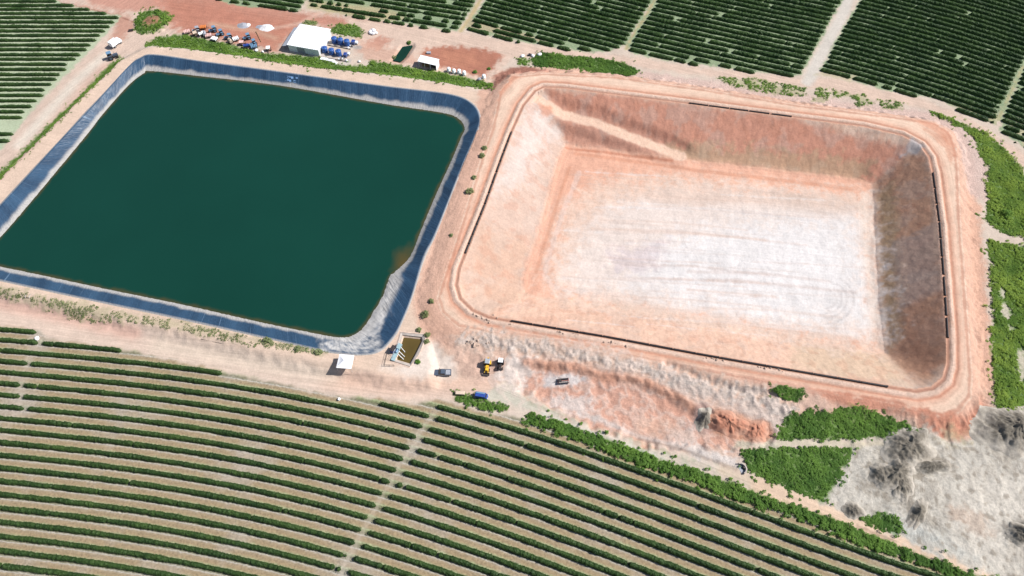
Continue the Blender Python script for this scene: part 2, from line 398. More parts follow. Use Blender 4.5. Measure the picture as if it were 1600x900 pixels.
# ramp running down the north side
RAMP = PP([(842, 150), (880, 163)], ZP).tolist() + [list(P(930, 184, -.6)), list(P(980, 207.5, -3.4)), list(P(1020, 226, -5.6)), list(P(1064, 247, ZF + .1))]
RAMP = np.array(RAMP); RZ = np.array([ZP - .2, 1.8, -.6, -3.4, -5.6, ZF])
dR, aR, _ = seg_dist(X, Y, RAMP)
rl = np.r_[0, np.cumsum(np.hypot(*np.diff(RAMP, axis=0).T))]
_rs = np.linspace(0, rl[-1], 60); _rx = np.interp(_rs, rl, RAMP[:, 0]); _ry = np.interp(_rs, rl, RAMP[:, 1])
_i = np.clip(((_rx - gx[0]) / GS).astype(int), 0, NX - 1) + np.clip(((_ry - gy[0]) / GS).astype(int), 0, NY - 1) * NX
_rz = np.convolve(np.pad(Z[_i], 6, mode='edge'), np.ones(13) / 13, 'valid')
zr = .9 * np.interp(aR, _rs, _rz) + .1 * Z; wr = 1 - sstep(1.2, 6.0, dR + .4 * wob)
wr = np.where(d_rim > .5, wr, 0)
Z = Z * (1 - wr) + (zr + (n2 - .5) * .15) * wr

def zone_d(pts, z=0.0, reach=30):
    return sdist(X, Y, PP(pts, z), reach)

def bump(px, py, rx, ry, h, rot=0, z=0, rough=.5, sharp=1.0, ridges=0):
    """a heap of earth"""
    global Z
    cx, cy = P(px, py, z); c, s = math.cos(R(rot)), math.sin(R(rot))
    u = ((X - cx) * c + (Y - cy) * s) / rx; v = (-(X - cx) * s + (Y - cy) * c) / ry
    r = np.sqrt(u * u + v * v)
    ang = np.arctan2(v, u)
    g = np.clip(1 - r * (1 + .35 * wob), 0, 1) ** sharp
    k = 1 + rough * (wob + .6 * wob2)
    if ridges: k = k + .45 * np.sin(ang * ridges + 3 * wob) * np.clip(r * 2, 0, 1)
    Z = Z + h * g * np.clip(k, .1, 2.2)
    return r

# rubble and spoil south of the pit, dumped sand and heaps in the south-east
RUBBLE = [(715, 530), (760, 522), (850, 540), (950, 560), (1080, 590), (1200, 615), (1250, 640), (1215, 665), (1180, 640), (1090, 615), (1000, 590), (930, 578), (860, 566), (780, 555), (715, 548)]
d_rub = zone_d(RUBBLE); w_rub = sstep(-1.5, 2.5, d_rub + 2.5 * wob)
Z += w_rub * (.6 * (fbm(X, Y, .4, 2, 51) - .4) + .45 * (fbm(X, Y, 1.0, 1, 52) - .5))
_rg = (1 - np.abs(2 * fbm(X, Y + .35 * X, .16, 3, 55) - 1)) ** 3
Z += sstep(-6, 4, zone_d([(715, 530), (850, 545), (1100, 590), (1260, 625), (1230, 680), (1150, 720), (1000, 690), (860, 630), (780, 590)])) * .28 * _rg
SCRAPE = [(800, 575), (900, 575), (990, 595), (1090, 640), (1150, 665), (1210, 675), (1200, 690), (1120, 700), (1010, 690), (930, 665), (870, 640), (820, 610)]
d_scr = zone_d(SCRAPE); w_scr = sstep(-1.5, 1.5, d_scr + 2 * wob)
Z += w_scr * (-.9 + .5 * (n1 - .5))
LEDGE = PP([(820, 570), (900, 577), (940, 590), (1000, 598), (1060, 625), (1100, 650), (1130, 672)])
dl, al, sl = seg_dist(X, Y, LEDGE)
Z += np.where(dl < 4, .8 * np.exp(-(dl / 1.1) ** 2) * (.3 + n2), 0)
LEDGE2 = PP([(1040, 575), (1075, 588), (1110, 602), (1160, 615), (1200, 622)])
dl2, _, _ = seg_dist(X, Y, LEDGE2); Z += np.where(dl2 < 5, -1.1 * np.exp(-(dl2 / 1.2) ** 2) * (.4 + n2), 0)
heap_o = bump(1140, 664, 8.5, 3.4, .6, -18, rough=.5)
heap_o2 = bump(1182, 674, 4.2, 3.0, .4, 0)
heap_b = bump(1100, 655, 3.0, 3.8, .4, 0)
SAND = [(1330, 700), (1395, 680), (1440, 672), (1500, 690), (1560, 668), (1640, 690), (1760, 760), (1760, 1000), (1560, 905), (1470, 868), (1380, 820), (1320, 800), (1286, 782), (1312, 741)]
d_sand = zone_d(SAND); w_sand = sstep(-1.5, 1.5, d_sand + 2 * wob)
Z += w_sand * (.35 * (fbm(X, Y, .3, 4, 61) - .5) + .25 * (n2 - .5))
heaps = [bump(1415, 697, 8, 8, 1.05, 20, rough=.3, sharp=1.3), bump(1395, 738, 9, 4.5, 0.91, 30, rough=.35, sharp=1.2), bump(1374, 741, 4.5, 3.2, 0.52, 40, rough=.35), bump(1410, 758, 3.2, 5.5, 0.56, -20, rough=.35),
         bump(1452, 729, 7.0, 1.9, 0.66, 4, rough=.25), bump(1584, 668, 11, 9, 1.19, 0, rough=.3, sharp=1.4), bump(1436, 800, 2.2, 5.5, 0.49, 38, rough=.3), bump(1600, 834, 5.0, 3.2, 0.84, 0, rough=.3), bump(1334, 797, 3.0, 2.4, 0.45, 0, rough=.4), bump(1520, 815, 3, 5, 0.14, 60)]
isl = bump(240, 36, 8.0, 7.0, 1.7, 0, rough=.25)
stream = np.zeros_like(X)
# long push marks radiating from the heaps
FAN = []
for (cx_, cy_, L_, k_, sd_) in ((1404, 722, 19, 34, 1), (1584, 672, 17, 34, 2), (1436, 795, 12, 30, 3), (1600, 830, 9, 24, 4)):
    ax, ay = P(cx_, cy_); rr = np.hypot(X - ax, Y - ay); an = np.arctan2(Y - ay, X - ax) + .25 * np.sin(rr * .12 + sd_)
    w = sstep(L_, L_ * .35, rr) * w_sand * sstep(1.5, 4, rr)
    sm = np.abs(fbm(an * k_ / 3, rr * .05, 1.0, 2, 70 + sd_) - .5) * -2.2 + .28
    stream = np.where(w > 0, stream + sm * w, stream); FAN.append((rr < L_, an, rr, L_))
Z += .12 * stream + w_sand * .13 * (1 - np.abs(2 * fbm(X, Y, .22, 3, 64) - 1)) ** 2
# eroded side of the embankment in the south-east corner
ero = sstep(0, -2, d_top) * sstep(-12, -7, d_top) * sstep(*np.array([P(1380, 660)[0], P(1430, 660)[0]]), X) * sstep(P(0, 600)[1], P(0, 630)[1], Y)
ero = ero * (Y < P(0, 630)[1] + 30)
Z += np.where(ero > 0, ero * 1.0 * (fbm(a_rim * .9, d_top * .05, 1.0, 3, 81) - .5), 0)
# small ponds are dug into the ground
POND_S = PP([(629, 524.7), (660, 528), (661.5, 533), (652, 553), (641.5, 571), (617, 563.5)], 1.2)
POND_F = PP([(629, 73), (644, 70.5), (645, 73), (634, 90), (626, 97), (614, 94.5)], -.3)
d_ps = sdist(X, Y, POND_S, 10); d_pf = sdist(X, Y, POND_F, 10)
Z = np.where(d_ps > -.3, np.minimum(Z, 1.9 - .9 * (d_ps + .3)), Z)
Z = np.where(d_pf > -1.5, np.minimum(Z, .1 - .55 * (d_pf + 1.5)), Z)
GZ = Z.reshape(NY, NX)

def zat(x, y):
    x = np.asarray(x, float); y = np.asarray(y, float)
    fx = np.clip((x - gx[0]) / GS, 0, NX - 1.001); fy = np.clip((y - gy[0]) / GS, 0, NY - 1.001)
    i = fx.astype(int); j = fy.astype(int); u = fx - i; v = fy - j
    return (GZ[j, i] * (1 - u) + GZ[j, i + 1] * u) * (1 - v) + (GZ[j + 1, i] * (1 - u) + GZ[j + 1, i + 1] * u) * v

def G(px, py, dz=0.0):
    """point on the terrain (plus dz) seen at a photo pixel"""
    z = 0.0
    for _ in range(7):
        x, y = P(px, py, z + dz); z = .5 * z + .5 * float(zat(x, y))
    x, y = P(px, py, z + dz)
    return Vector((x, y, float(zat(x, y)) + dz))

# ------------------------------------------------------------------ soil colours
C = np.tile(alb((222, 203, 186)), (len(X), 1))
MASK = np.zeros((len(X), 3))            # field lanes, streaks, roughness
MASK[:, 1] = .35; MASK[:, 2] = .25
FLOW = np.c_[X * .25 + Y * .97, X * .97 - Y * .25, np.zeros_like(X)]
CLS = np.zeros(len(X), np.int8)

def paint(d, col, f=1.0, rag=1.0, a=1.0, rough=None, streak=None, cls=None, fine=.4):
    global C
    w = sstep(-f, f, d + rag * wob + rag * fine * wob2) * a
    mm = w > .002
    C[mm] += (alb(col) - C[mm]) * w[mm][:, None]
    if rough is not None: MASK[mm, 2] += (rough - MASK[mm, 2]) * w[mm]
    if streak is not None: MASK[mm, 1] += (streak - MASK[mm, 1]) * w[mm]
    if cls is not None: CLS[d > 0] = cls
    return w

def patch(pts, col, f=1.0, rag=1.0, a=1.0, z=0.0, **k):
    return paint(zone_d(pts, z), col, f, rag, a, **k)

def line(pts, width, col, f=.5, a=1.0, z=0.0, rag=.4, **k):
    q = PP(pts, z); lo = q.min(0) - 15; hi = q.max(0) + 15
    d = np.full(X.shape, -15.0); mm = (X > lo[0]) & (X < hi[0]) & (Y > lo[1]) & (Y < hi[1])
    dd, _, _ = seg_dist(X[mm], Y[mm], q); d[mm] = width / 2 - dd
    return paint(d, col, f, rag, a, **k)

def streaks(w, ang):
    c, s = math.cos(R(ang)), math.sin(R(ang))
    mm = w > .4
    FLOW[mm, 0] = -X[mm] * s + Y[mm] * c; FLOW[mm, 1] = X[mm] * c + Y[mm] * s

# roads and open yards
w = patch([(-120, 440), (0, 455), (200, 500), (420, 555), (560, 580), (700, 590), (800, 590), (800, 640), (690, 628), (560, 622), (430, 600), (345, 582), (190, 548), (75, 528), (-120, 490)], (228, 203, 185), 2, 1, streak=.8, cls=1); streaks(w, -8)
line([(-20, 470), (60, 485), (150, 505), (210, 520)], 5, (226, 184, 166), 2, .8)
line([(520, 590), (620, 600), (720, 596), (790, 598)], 6, (232, 196, 174), 3, .9)
line([(250, 540), (400, 568), (520, 586)], 5, (232, 212, 192), 3, .8)
w = patch([(790, 590), (870, 640), (930, 665), (1010, 692), (1130, 728), (1240, 772), (1330, 806), (1420, 845), (1560, 905), (1700, 970), (1560, 960), (1500, 890), (1400, 850), (1280, 800), (1150, 752), (1060, 722), (960, 690), (880, 655), (820, 640), (750, 625)], (214, 206, 188), 1.2, .8, streak=.9, cls=1); streaks(w, -24)
line([(830, 630), (960, 675), (1130, 740)], 1.2, (188, 184, 160), .7, .8); line([(850, 648), (980, 696), (1120, 748)], 1.0, (224, 222, 208), .7, .8)
line([(1190, 762), (1300, 806), (1420, 850), (1540, 900)], 5.5, (240, 208, 180), 1.5, .9)
line([(1340, 822), (1400, 846)], .8, (140, 110, 92), .4, .6)
# west road, north-west yard, top road
w = patch([(60, -30), (92, 2), (150, 17), (192, 26), (188, 34), (160, 62), (118, 103), (85, 138), (45, 180), (18, 215), (-80, 330), (-20, 300), (60, 222), (125, 157), (190, 93), (250, 60), (330, 50), (330, -30)], (224, 198, 180), 2, 1.2, streak=.7, cls=1); streaks(w, 58)
patch([(60, -30), (95, 2), (150, 14), (200, 24), (212, 40), (190, 62), (172, 60), (182, 40), (150, 28), (90, 8)], (208, 160, 140), 2, 1.5)
patch([(160, 100), (120, 145), (40, 235), (-40, 315), (-20, 330), (60, 245), (140, 160), (190, 98)], (224, 186, 168), 2, 1, a=.7)
line([(165, 85), (120, 125), (80, 170), (30, 225)], 4, (234, 222, 206), 2, .8)
line([(90, 3), (140, 14), (190, 27), (208, 34)], .7, (150, 100, 84), .4, .7)
w = patch([(230, -20), (330, -10), (480, 20), (545, 27), (600, 34), (610, 46), (560, 48), (520, 44), (470, 36), (430, 80), (360, 66), (290, 50), (262, 40), (250, 20)], (202, 146, 126), 3, 1.6, streak=.7, cls=1); streaks(w, -12)
patch([(260, 0), (330, 5), (420, 28), (470, 34), (430, 76), (360, 60), (280, 44)], (198, 134, 112), 4, 2, a=.75)
patch([(130, -20), (230, -12), (260, 10), (230, 16), (190, 18), (140, 6)], (206, 146, 126), 2, 1, a=.8)
line([(430, 44), (470, 36), (500, 20)], 2.0, (226, 186, 166), 1, .7)
line([(330, 38), (400, 48), (430, 60)], 2.5, (214, 178, 152), 1.5, .6)
w = patch([(540, 28), (610, 36), (720, 50), (790, 64), (930, 84), (1000, 90), (1050, 100), (1180, 115), (1262, 122), (1310, 122), (1380, 142), (1430, 152), (1480, 170), (1540, 200), (1600, 240), (1680, 290), (1680, 330), (1600, 268), (1560, 226), (1500, 190), (1440, 168), (1380, 160), (1280, 140), (1100, 118), (1000, 106), (850, 84), (800, 92), (760, 132), (720, 122), (600, 100), (570, 92)], (227, 199, 180), 1.5, 1, streak=.7, cls=1); streaks(w, -20)
patch([(662, 76), (700, 72), (750, 76), (785, 86), (770, 110), (752, 122), (720, 112), (690, 106), (660, 92)], (188, 128, 106), 1.5, 1.5)
patch([(690, 80), (740, 82), (752, 100), (720, 106), (690, 98)], (200, 138, 112), 2, 1.5, a=.7)
patch([(575, 64), (605, 56), (612, 64), (590, 78), (570, 76)], (206, 146, 124), 1.5, 1.5, a=.8)
patch([(560, 60), (600, 76), (640, 76), (650, 100), (590, 98), (556, 84)], (216, 170, 148), 2, 2, a=.65)
line([(452, 76), (497, 88), (505, 100), (540, 100)], 3, (214, 206, 196), 1, .7)
line([(508, 90), (545, 95)], 2.2, (190, 186, 182), .6, .8); line([(520, 70), (562, 74)], 2.0, (176, 172, 168), .6, .8)
line([(452, 70), (470, 38)], 1.6, (176, 178, 188), .5, .8)
patch([(440, 84), (410, 82), (440, 50)], (206, 150, 126), 2, 1, a=.5)
# pale track between the two far blocks and narrow gaps
line([(1332, -30), (1318, 20), (1296, 62), (1272, 108), (1262, 128)], 4.6, (222, 212, 200), 1.2, 1, streak=.2, cls=1)
for q, cc in (([(1048, -40), (1023, 0), (1008, 28), (992, 52), (979, 76)], (190, 176, 134)), ([(772, -40), (748, 4), (735, 28), (720, 48)], (204, 184, 142)), ([(1655, 0), (1600, 102), (1575, 152), (1560, 186)], (184, 178, 136))):
    line(q, 2.0, cc, .8, 1)
# field soils
LANE = (158, 174, 138)
for fp in (FIELD_R, FIELD_S, FIELD_M, FIELD_L, FIELD_K, FIELD_J):
    w = patch(fp, LANE, .8, .8, rough=.6, streak=0, cls=5)
patch([(480, 2), (600, 12), (640, 30), (600, 33), (480, 14)], (200, 182, 144), 2, 1, a=.8)
patch([(735, 30), (800, 45), (860, 66), (790, 58), (728, 42)], (196, 178, 146), 1, 1, a=.8)
patch([(1480, 158), (1560, 180), (1556, 194), (1500, 172)], (200, 190, 150), 1, 1, a=.8); patch([(1566, 180), (1620, 190), (1660, 250), (1600, 228)], (202, 190, 158), 1, 1, a=.8)
patch([(1290, 108), (1340, 118), (1330, 128), (1275, 116)], (200, 188, 156), 1, 1, a=.8)
w = patch(FIELD_WEST, (194, 204, 172), .8, .8, rough=.6, streak=0, cls=5)

# between the reservoir and the pit, and the reservoir bank
paint(d_rtop, (232, 204, 182), 1.5, .6, streak=.5)
paint(np.where(d_rrim < 0, 5.5 + d_rrim, -9), (234, 206, 184), 1.0, .4, a=.7)
w = patch([(780, 150), (800, 122), (770, 200), (745, 260), (700, 400), (668, 500), (650, 590), (720, 590), (740, 540), (690, 480), (700, 430), (760, 260), (800, 160)], (234, 196, 168), 2, .8, a=.7, cls=1)
patch([(600, 580), (640, 575), (668, 540), (690, 530), (720, 560), (715, 590), (650, 594)], (240, 226, 214), 2, 1, a=.8)
patch([(690, 500), (730, 520), (720, 560), (690, 560)], (238, 206, 182), 2, 1, a=.8)

# pit platform: haul road around the rim
on = (d_top > -1) & (d_rim < 1)
w = paint(np.where(d_rim < .3, np.minimum(d_top, 99), -9), (234, 184, 158), .8, .5, streak=.7, rough=.3, cls=4); mm = (d_top > -8) & (d_rim < 2); FLOW[mm, 0] = d_rim[mm]; FLOW[mm, 1] = a_rim[mm]
CLS[(d_top > 0) & (d_rim <= 0)] = 1
dq = -d_rim
paint(np.where((dq > 0) & (d_top > -2), 2.6 - np.abs(dq - 7.2), -9), (246, 214, 190), 1.7, .5, a=.9)
paint(np.where((dq > 0) & (d_top > -2), .55 - np.abs(dq - 3.1), -9), (200, 134, 106), .35, .3, a=.55)
paint(np.where((dq > 0) & (d_top > -2), .8 - np.abs(dq - 1.9), -9), (244, 214, 194), .5, .25, a=.8, rough=.9)
paint(np.where((dq > -.4) & (d_top > -2), .4 - np.abs(dq - .7), -9), (150, 98, 80), .25, .12, a=.55)
paint(np.where((d_top > -1.2) & (d_rim < 0), .45 - np.abs(d_top - .8), -9), (192, 124, 98), .35, .3, a=.55)
# outer side of the platform
w = paint(np.where(d_top < 0, np.minimum(-d_top + .8, 7.5 + d_top), -9), (228, 178, 154), 1.2, .8, a=.75, rough=.7, cls=4)
paint(np.where((dq > 10) & (d_top > 0), np.minimum(d_top, 3), -9), (226, 168, 140), 1.0, .8, a=.5)
patch([(1180, 150), (1420, 188), (1488, 210), (1500, 260), (1510, 300), (1560, 330), (1545, 240), (1500, 190), (1430, 170), (1300, 152), (1150, 130), (1000, 112), (940, 118), (1060, 132)], (226, 198, 186), 1.5, 1.5, a=.85, rough=1)
patch([(800, 118), (776, 142), (768, 156), (774, 120), (800, 104), (830, 104), (850, 112)], (160, 108, 92), 1.0, .8, a=.9, rough=1)  # darker brown puts the shade of the north-west facing slope into the soil colour
patch([(790, 116), (850, 110), (880, 116), (840, 119)], (210, 150, 130), 1, 1, a=.7)
patch([(1430, 646), (1500, 655), (1530, 620), (1552, 640), (1530, 672), (1500, 690), (1450, 700), (1425, 668)], (208, 140, 114), 1.5, 1.2, a=.85, rough=.8)
patch([(1100, 585), (1260, 612), (1400, 636), (1440, 646), (1430, 660), (1300, 636), (1180, 612)], (208, 140, 114), 1.2, 1, a=.75, rough=.7)
patch([(1508, 300), (1530, 320), (1545, 480), (1552, 600), (1540, 640), (1524, 600)], (226, 178, 152), 1.5, 1.5, a=.6, rough=.8)
patch([(1440, 198), (1478, 214), (1490, 240), (1486, 262), (1476, 232), (1450, 208)], (204, 130, 98), .8, .8, a=.45, z=ZP)

# the pit itself
mi = d_rim > 0
CLS[mi] = 3; CLS[(d_base > 0)] = 2
W0 = np.where(mi, 9.0, -9.0)
paint(np.where(mi, d_rim - .2, -9), (234, 200, 178), .4, .2, streak=.3, rough=.35)
mm = mi; FLOW[mm, 0] = a_rim[mm]; FLOW[mm, 1] = d_rim[mm] * 2
# sides
cN = [(838, 143), (1436, 224), (1340, 282), (1050, 249), (884, 226)]
def side(px_rim, px_base, col, **k):
    q = np.vstack([PP(px_rim, ZP), PP(px_base, ZF)])
    d = sdist(X, Y, q, 20); return paint(np.where(mi, d, -9), col, **k)
side([(850, 138), (950, 147), (1240, 184), (1436, 226)], [(1364, 290), (1290, 274), (1050, 249), (884, 226)], (220, 160, 136), f=1.5, rag=.8, streak=.12)
side([(836, 145), (850, 150), (980, 175), (1120, 215)], [(1056, 249), (960, 235), (884, 226)], (208, 162, 142), f=2, rag=1.5, a=.6)
side([(1436, 226), (1456, 272), (1472, 430), (1478, 568), (1440, 607)], [(1381, 553), (1378, 530), (1367, 400), (1364, 290)], (212, 166, 138), f=1.5, rag=.8, streak=.15)
side([(850, 142), (820, 165), (785, 250), (740, 370), (716, 445)], [(818, 455), (840, 370), (872, 250), (884, 226)], (212, 184, 168), f=1.5, rag=1.2, streak=.3)
side([(840, 146), (812, 190), (790, 245), (770, 300)], [(820, 300), (850, 240), (874, 215)], (222, 208, 200), f=4, rag=2.5, a=.8)
side([(750, 345), (716, 445), (740, 480), (800, 497)], [(830, 470), (818, 455), (838, 380)], (214, 178, 156), f=4, rag=2, a=.8)
side([(765, 493), (950, 524), (1250, 578), (1430, 607)], [(1381, 553), (1250, 533), (950, 483), (820, 460)], (242, 202, 178), f=1.5, rag=1, streak=.3)
side([(1240, 577), (1430, 607)], [(1381, 551), (1240, 531)], (226, 200, 172), f=3, rag=2, a=.7)
cw = sstep(.52, .66, fbm(X, Y, .11, 4, 131)) * (mi & (d_base < 0))
C += (alb((212, 194, 182)) - C) * (cw * .28)[:, None]
cw = sstep(.55, .7, fbm(X, Y, .2, 3, 133)) * (mi & (d_base < 0))
C += (alb((206, 140, 112)) - C) * (cw * .22)[:, None]
patch([(1040, 225), (1300, 250), (1360, 262), (1350, 284), (1200, 264), (1040, 244)], (196, 172, 140), 2, 2.5, a=.6, z=-6)
patch([(1370, 300), (1392, 290), (1400, 420), (1408, 530), (1388, 548), (1376, 450)], (186, 160, 124), 1.5, 1.5, a=.7, z=-6)
patch([(1396, 372), (1450, 366), (1458, 470), (1404, 482)], (190, 170, 160), 1.5, 1.5, a=.6, z=-3)
patch([(1408, 480), (1462, 470), (1470, 580), (1420, 585)], (196, 148, 122), 2, 2, a=.6, z=-3)
patch([(1418, 222), (1440, 232), (1430, 244), (1412, 240)], (200, 196, 196), 1, 1.2, a=.8, z=1)
for q in ([(1410, 285), (1420, 330), (1412, 375), (1416, 440), (1422, 470)], [(1400, 480), (1412, 420), (1404, 380)], [(1440, 300), (1446, 350), (1450, 420)]): line(q, .5, (226, 190, 166), .4, .45, z=-3)
# floor
fl = np.where(mi, d_base, -9)
paint(fl, (238, 184, 158), 1.2, .5, streak=.4, rough=.3)
patch([(880, 320), (940, 280), (1050, 272), (1300, 296), (1362, 305), (1376, 535), (1300, 535), (1000, 492), (860, 462), (850, 420)], (240, 208, 188), 6, 4, z=ZF)
mm = d_base > 0; FLOW[mm, 0] = np.where(d_base[mm] < 9, d_base[mm], (-X[mm] * -.17 + Y[mm] * .985)); FLOW[mm, 1] = X[mm] * .5
patch([(915, 350), (960, 318), (1040, 300), (1150, 300), (1290, 308), (1350, 322), (1358, 400), (1368, 480), (1374, 530), (1300, 530), (1150, 506), (1020, 484), (930, 466), (885, 448), (880, 415)], (240, 224, 214), 7, 4, a=.95, z=ZF)
patch([(1020, 380), (1150, 350), (1330, 340), (1352, 420), (1362, 510), (1200, 500), (1060, 470), (980, 440)], (242, 236, 233), 8, 5, a=.95, z=ZF)
patch([(1000, 300), (1330, 300), (1356, 330), (1310, 335), (1180, 318), (1040, 322)], (224, 196, 178), 3, 3, a=.6, z=ZF)
patch([(1340, 300), (1364, 300), (1368, 420), (1380, 545), (1362, 530), (1350, 400)], (240, 220, 204), 1.5, 1, a=.6, z=ZF)
patch([(850, 470), (960, 470), (1380, 540), (1378, 556), (1200, 530)], (234, 204, 184), 2, 2, a=.7, z=ZF)
patch([(950, 395), (1040, 375), (1030, 420), (960, 425)], (222, 206, 206), 3, 3, a=.7, z=ZF)
ln = lambda pts, w_, c_, a_: line(pts, w_, c_, .5, a_, z=ZF, rag=.3)
for yy in range(14):
    y0 = 330 + yy * 14 + random.uniform(-5, 5); x0 = random.uniform(900, 1100); x1 = random.uniform(1150, 1350)
    ln([(x0, y0 - 4), ((x0 + x1) / 2, y0 + random.uniform(-3, 3)), (x1, y0 + (x1 - x0) * .05)], random.uniform(.4, 1.2), random.choice([(212, 190, 180), (236, 230, 228), (220, 186, 166)]), random.uniform(.25, .5))
for i in range(46):
    f = random.random(); y0 = 262 + 268 * f; x0 = random.uniform(890 - 60 * f, 1180); x1 = min(x0 + random.uniform(60, 300), 1366)
    ln([(x0, y0 + (x0 - 880) * .055), ((x0 + x1) / 2, y0 + ((x0 + x1) / 2 - 880) * .055 + random.uniform(-1.5, 1.5)), (x1, y0 + (x1 - 880) * .055)], random.uniform(.25, .45), random.choice([(214, 190, 176), (246, 240, 236), (222, 192, 176)]), random.uniform(.25, .45))
ln([(905, 270), (880, 330), (858, 400), (850, 430), (865, 448), (910, 456)], 1.8, (236, 220, 212), .35)
ln([(890, 262), (870, 320), (848, 390), (838, 425)], 1.2, (214, 150, 118), .5)
ln([(900, 240), (990, 252), (1100, 268), (1250, 285), (1330, 296)], 1.6, (212, 146, 114), .45)
ln([(884, 232), (960, 240), (1050, 253)], 1.0, (196, 122, 90), .6)
for r_ in (4, 6, 8, 10.5):           # turning marks at the east end of the floor
    cx_, cy_ = 1290, 468
    ln([(cx_ + r_ * 4.2 * math.cos(a_), cy_ + r_ * 3.6 * math.sin(a_)) for a_ in np.linspace(-1.0, 1.6, 9)], .5, (206, 196, 192), .5)
# ramp
wrc = (1 - sstep(1.7, 2.5, dR + .5 * wob)) * (d_rim > .5) * .95
C += (alb((242, 206, 182)) - C) * wrc[:, None]
CLS[(wr > .5)] = 1
patch([(840, 160), (862, 158), (862, 168), (846, 172)], (216, 150, 120), 1.2, 1, a=.7, z=ZP - 1)

# ground south of the pit
patch([(700, 540), (780, 520), (960, 556), (1100, 588), (1260, 616), (1300, 640), (1220, 680), (1150, 720), (1060, 705), (930, 665), (860, 636), (800, 600), (720, 590)], (226, 190, 170), 2, 1.5, rough=.6, streak=.5)
paint(d_rub, (222, 196, 178), 1.5, 2.5, a=.8, rough=1)
paint(np.where(d_rub > -3, d_rub - 1 + 6 * (n2 - .55), -9), (224, 210, 200), 1.0, 2, a=.6)
patch([(990, 575), (1090, 600), (1230, 640), (1250, 665), (1200, 690), (1150, 640), (1050, 615)], (216, 202, 192), 2, 2.5, a=.7, rough=1)
paint(d_scr, (224, 172, 150), 2, 1.5, a=.85, rough=.8)
paint(np.where(d_scr > -8, (_rg - .6) * 8, -9), (236, 212, 198), 1.2, .8, a=.45)
paint(np.where(d_scr > -2, (.15 - _rg) * 12, -9), (208, 152, 128), 1.2, .8, a=.3)
patch([(800, 560), (836, 562), (830, 590), (812, 605), (790, 600), (770, 590)], (236, 222, 212), 2, 2.5, a=.85)
patch([(850, 585), (915, 588), (912, 600), (850, 604)], (232, 224, 220), 1, 1.2, a=.9)
patch([(850, 620), (920, 615), (920, 650), (880, 645)], (230, 216, 208), 2, 2.5, a=.8, rough=.9)
patch([(1040, 670), (1085, 660), (1090, 682), (1050, 690)], (232, 222, 216), 2, 2.5, a=.8, rough=.8)
patch([(1060, 690), (1110, 700), (1160, 718), (1150, 728), (1080, 710)], (230, 220, 212), 1, 2, a=.8, rough=.9)
line([(905, 645), (940, 655), (1000, 680), (1060, 696), (1120, 716), (1155, 728)], 1.4, (226, 214, 206), .8, .8)
line([(1000, 684), (1060, 700), (1120, 722), (1150, 734)], .9, (120, 104, 92), .5, .5)
paint(np.where(dl < 6, 1.2 - dl, -9), (214, 160, 134), .8, .6, a=.8)
for hr, cc in ((heap_o, (218, 164, 136)), (heap_o2, (214, 156, 128)), (heap_b, (190, 160, 150))):
    paint(np.where(hr < 1.6, (1.05 - hr) * 3, -9), cc, .8, .5, a=.9, rough=1)
patch([(985, 655), (1040, 650), (1100, 680), (1050, 688), (990, 675)], (224, 186, 164), 2, 2, a=.6)
line([(1130, 735), (1156, 745), (1200, 762)], 3, (224, 196, 170), 1.5, .6)
# sand and heaps
patch([(1330, 700), (1400, 690), (1470, 720), (1450, 780), (1380, 790), (1300, 780)], (196, 190, 178), 3, 3)
w = paint(d_sand, (216, 208, 195), 1.5, 1.5, rough=.8, streak=.0, cls=6)
patch([(1480, 760), (1560, 730), (1640, 760), (1640, 880), (1530, 890), (1480, 850)], (230, 220, 206), 4, 4, a=.7)
patch([(1390, 800), (1470, 830), (1520, 870), (1450, 855), (1390, 830)], (204, 206, 200), 3, 3, a=.7)
for m_, an_, rr_, L_ in FAN:
    q = m_ & (w_sand > .3); FLOW[q, 0] = an_[q] * 17; FLOW[q, 1] = rr_[q] * 3; MASK[q, 1] = sstep(L_, L_ * .6, rr_[q]) * .45
mm = w_sand > .05
C[mm] *= (1 + .35 * np.clip(stream[mm], -.4, .2))[:, None]
paint(np.where(d_sand > 0, 4 * (fbm(X, Y, .09, 4, 141) - .6), -9), (188, 178, 164), 1.0, 1.5, a=.5)
paint(np.where(d_sand > 0, 5 * (fbm(X + 40, Y, .4, 2, 143) - .74), -9), (150, 138, 122), .5, .5, a=.6)
for hr in heaps[:7]:
    paint(np.where(hr < 1.7, (1.0 - hr) * 3.5, -9), (164, 154, 140), 1.4, 1.6, a=.6, rough=1)
paint(np.where(heaps[7] < 1.7, (1 - heaps[7]) * 3, -9), (128, 120, 112), 1.0, .8, a=.8, rough=1)
paint(np.where(heaps[9] < 1.7, (1 - heaps[9]) * 3, -9), (206, 180, 160), 1.2, 1.5, a=.6)
CLS[(np.minimum.reduce(heaps[:8]) < .8)] = 7; CLS[(np.minimum(np.minimum(heap_o, heap_o2), heap_b) < .85)] = 7
patch([(1470, 688), (1510, 690), (1520, 676), (1470, 676)], (204, 188, 150), 2, 2, a=.6)
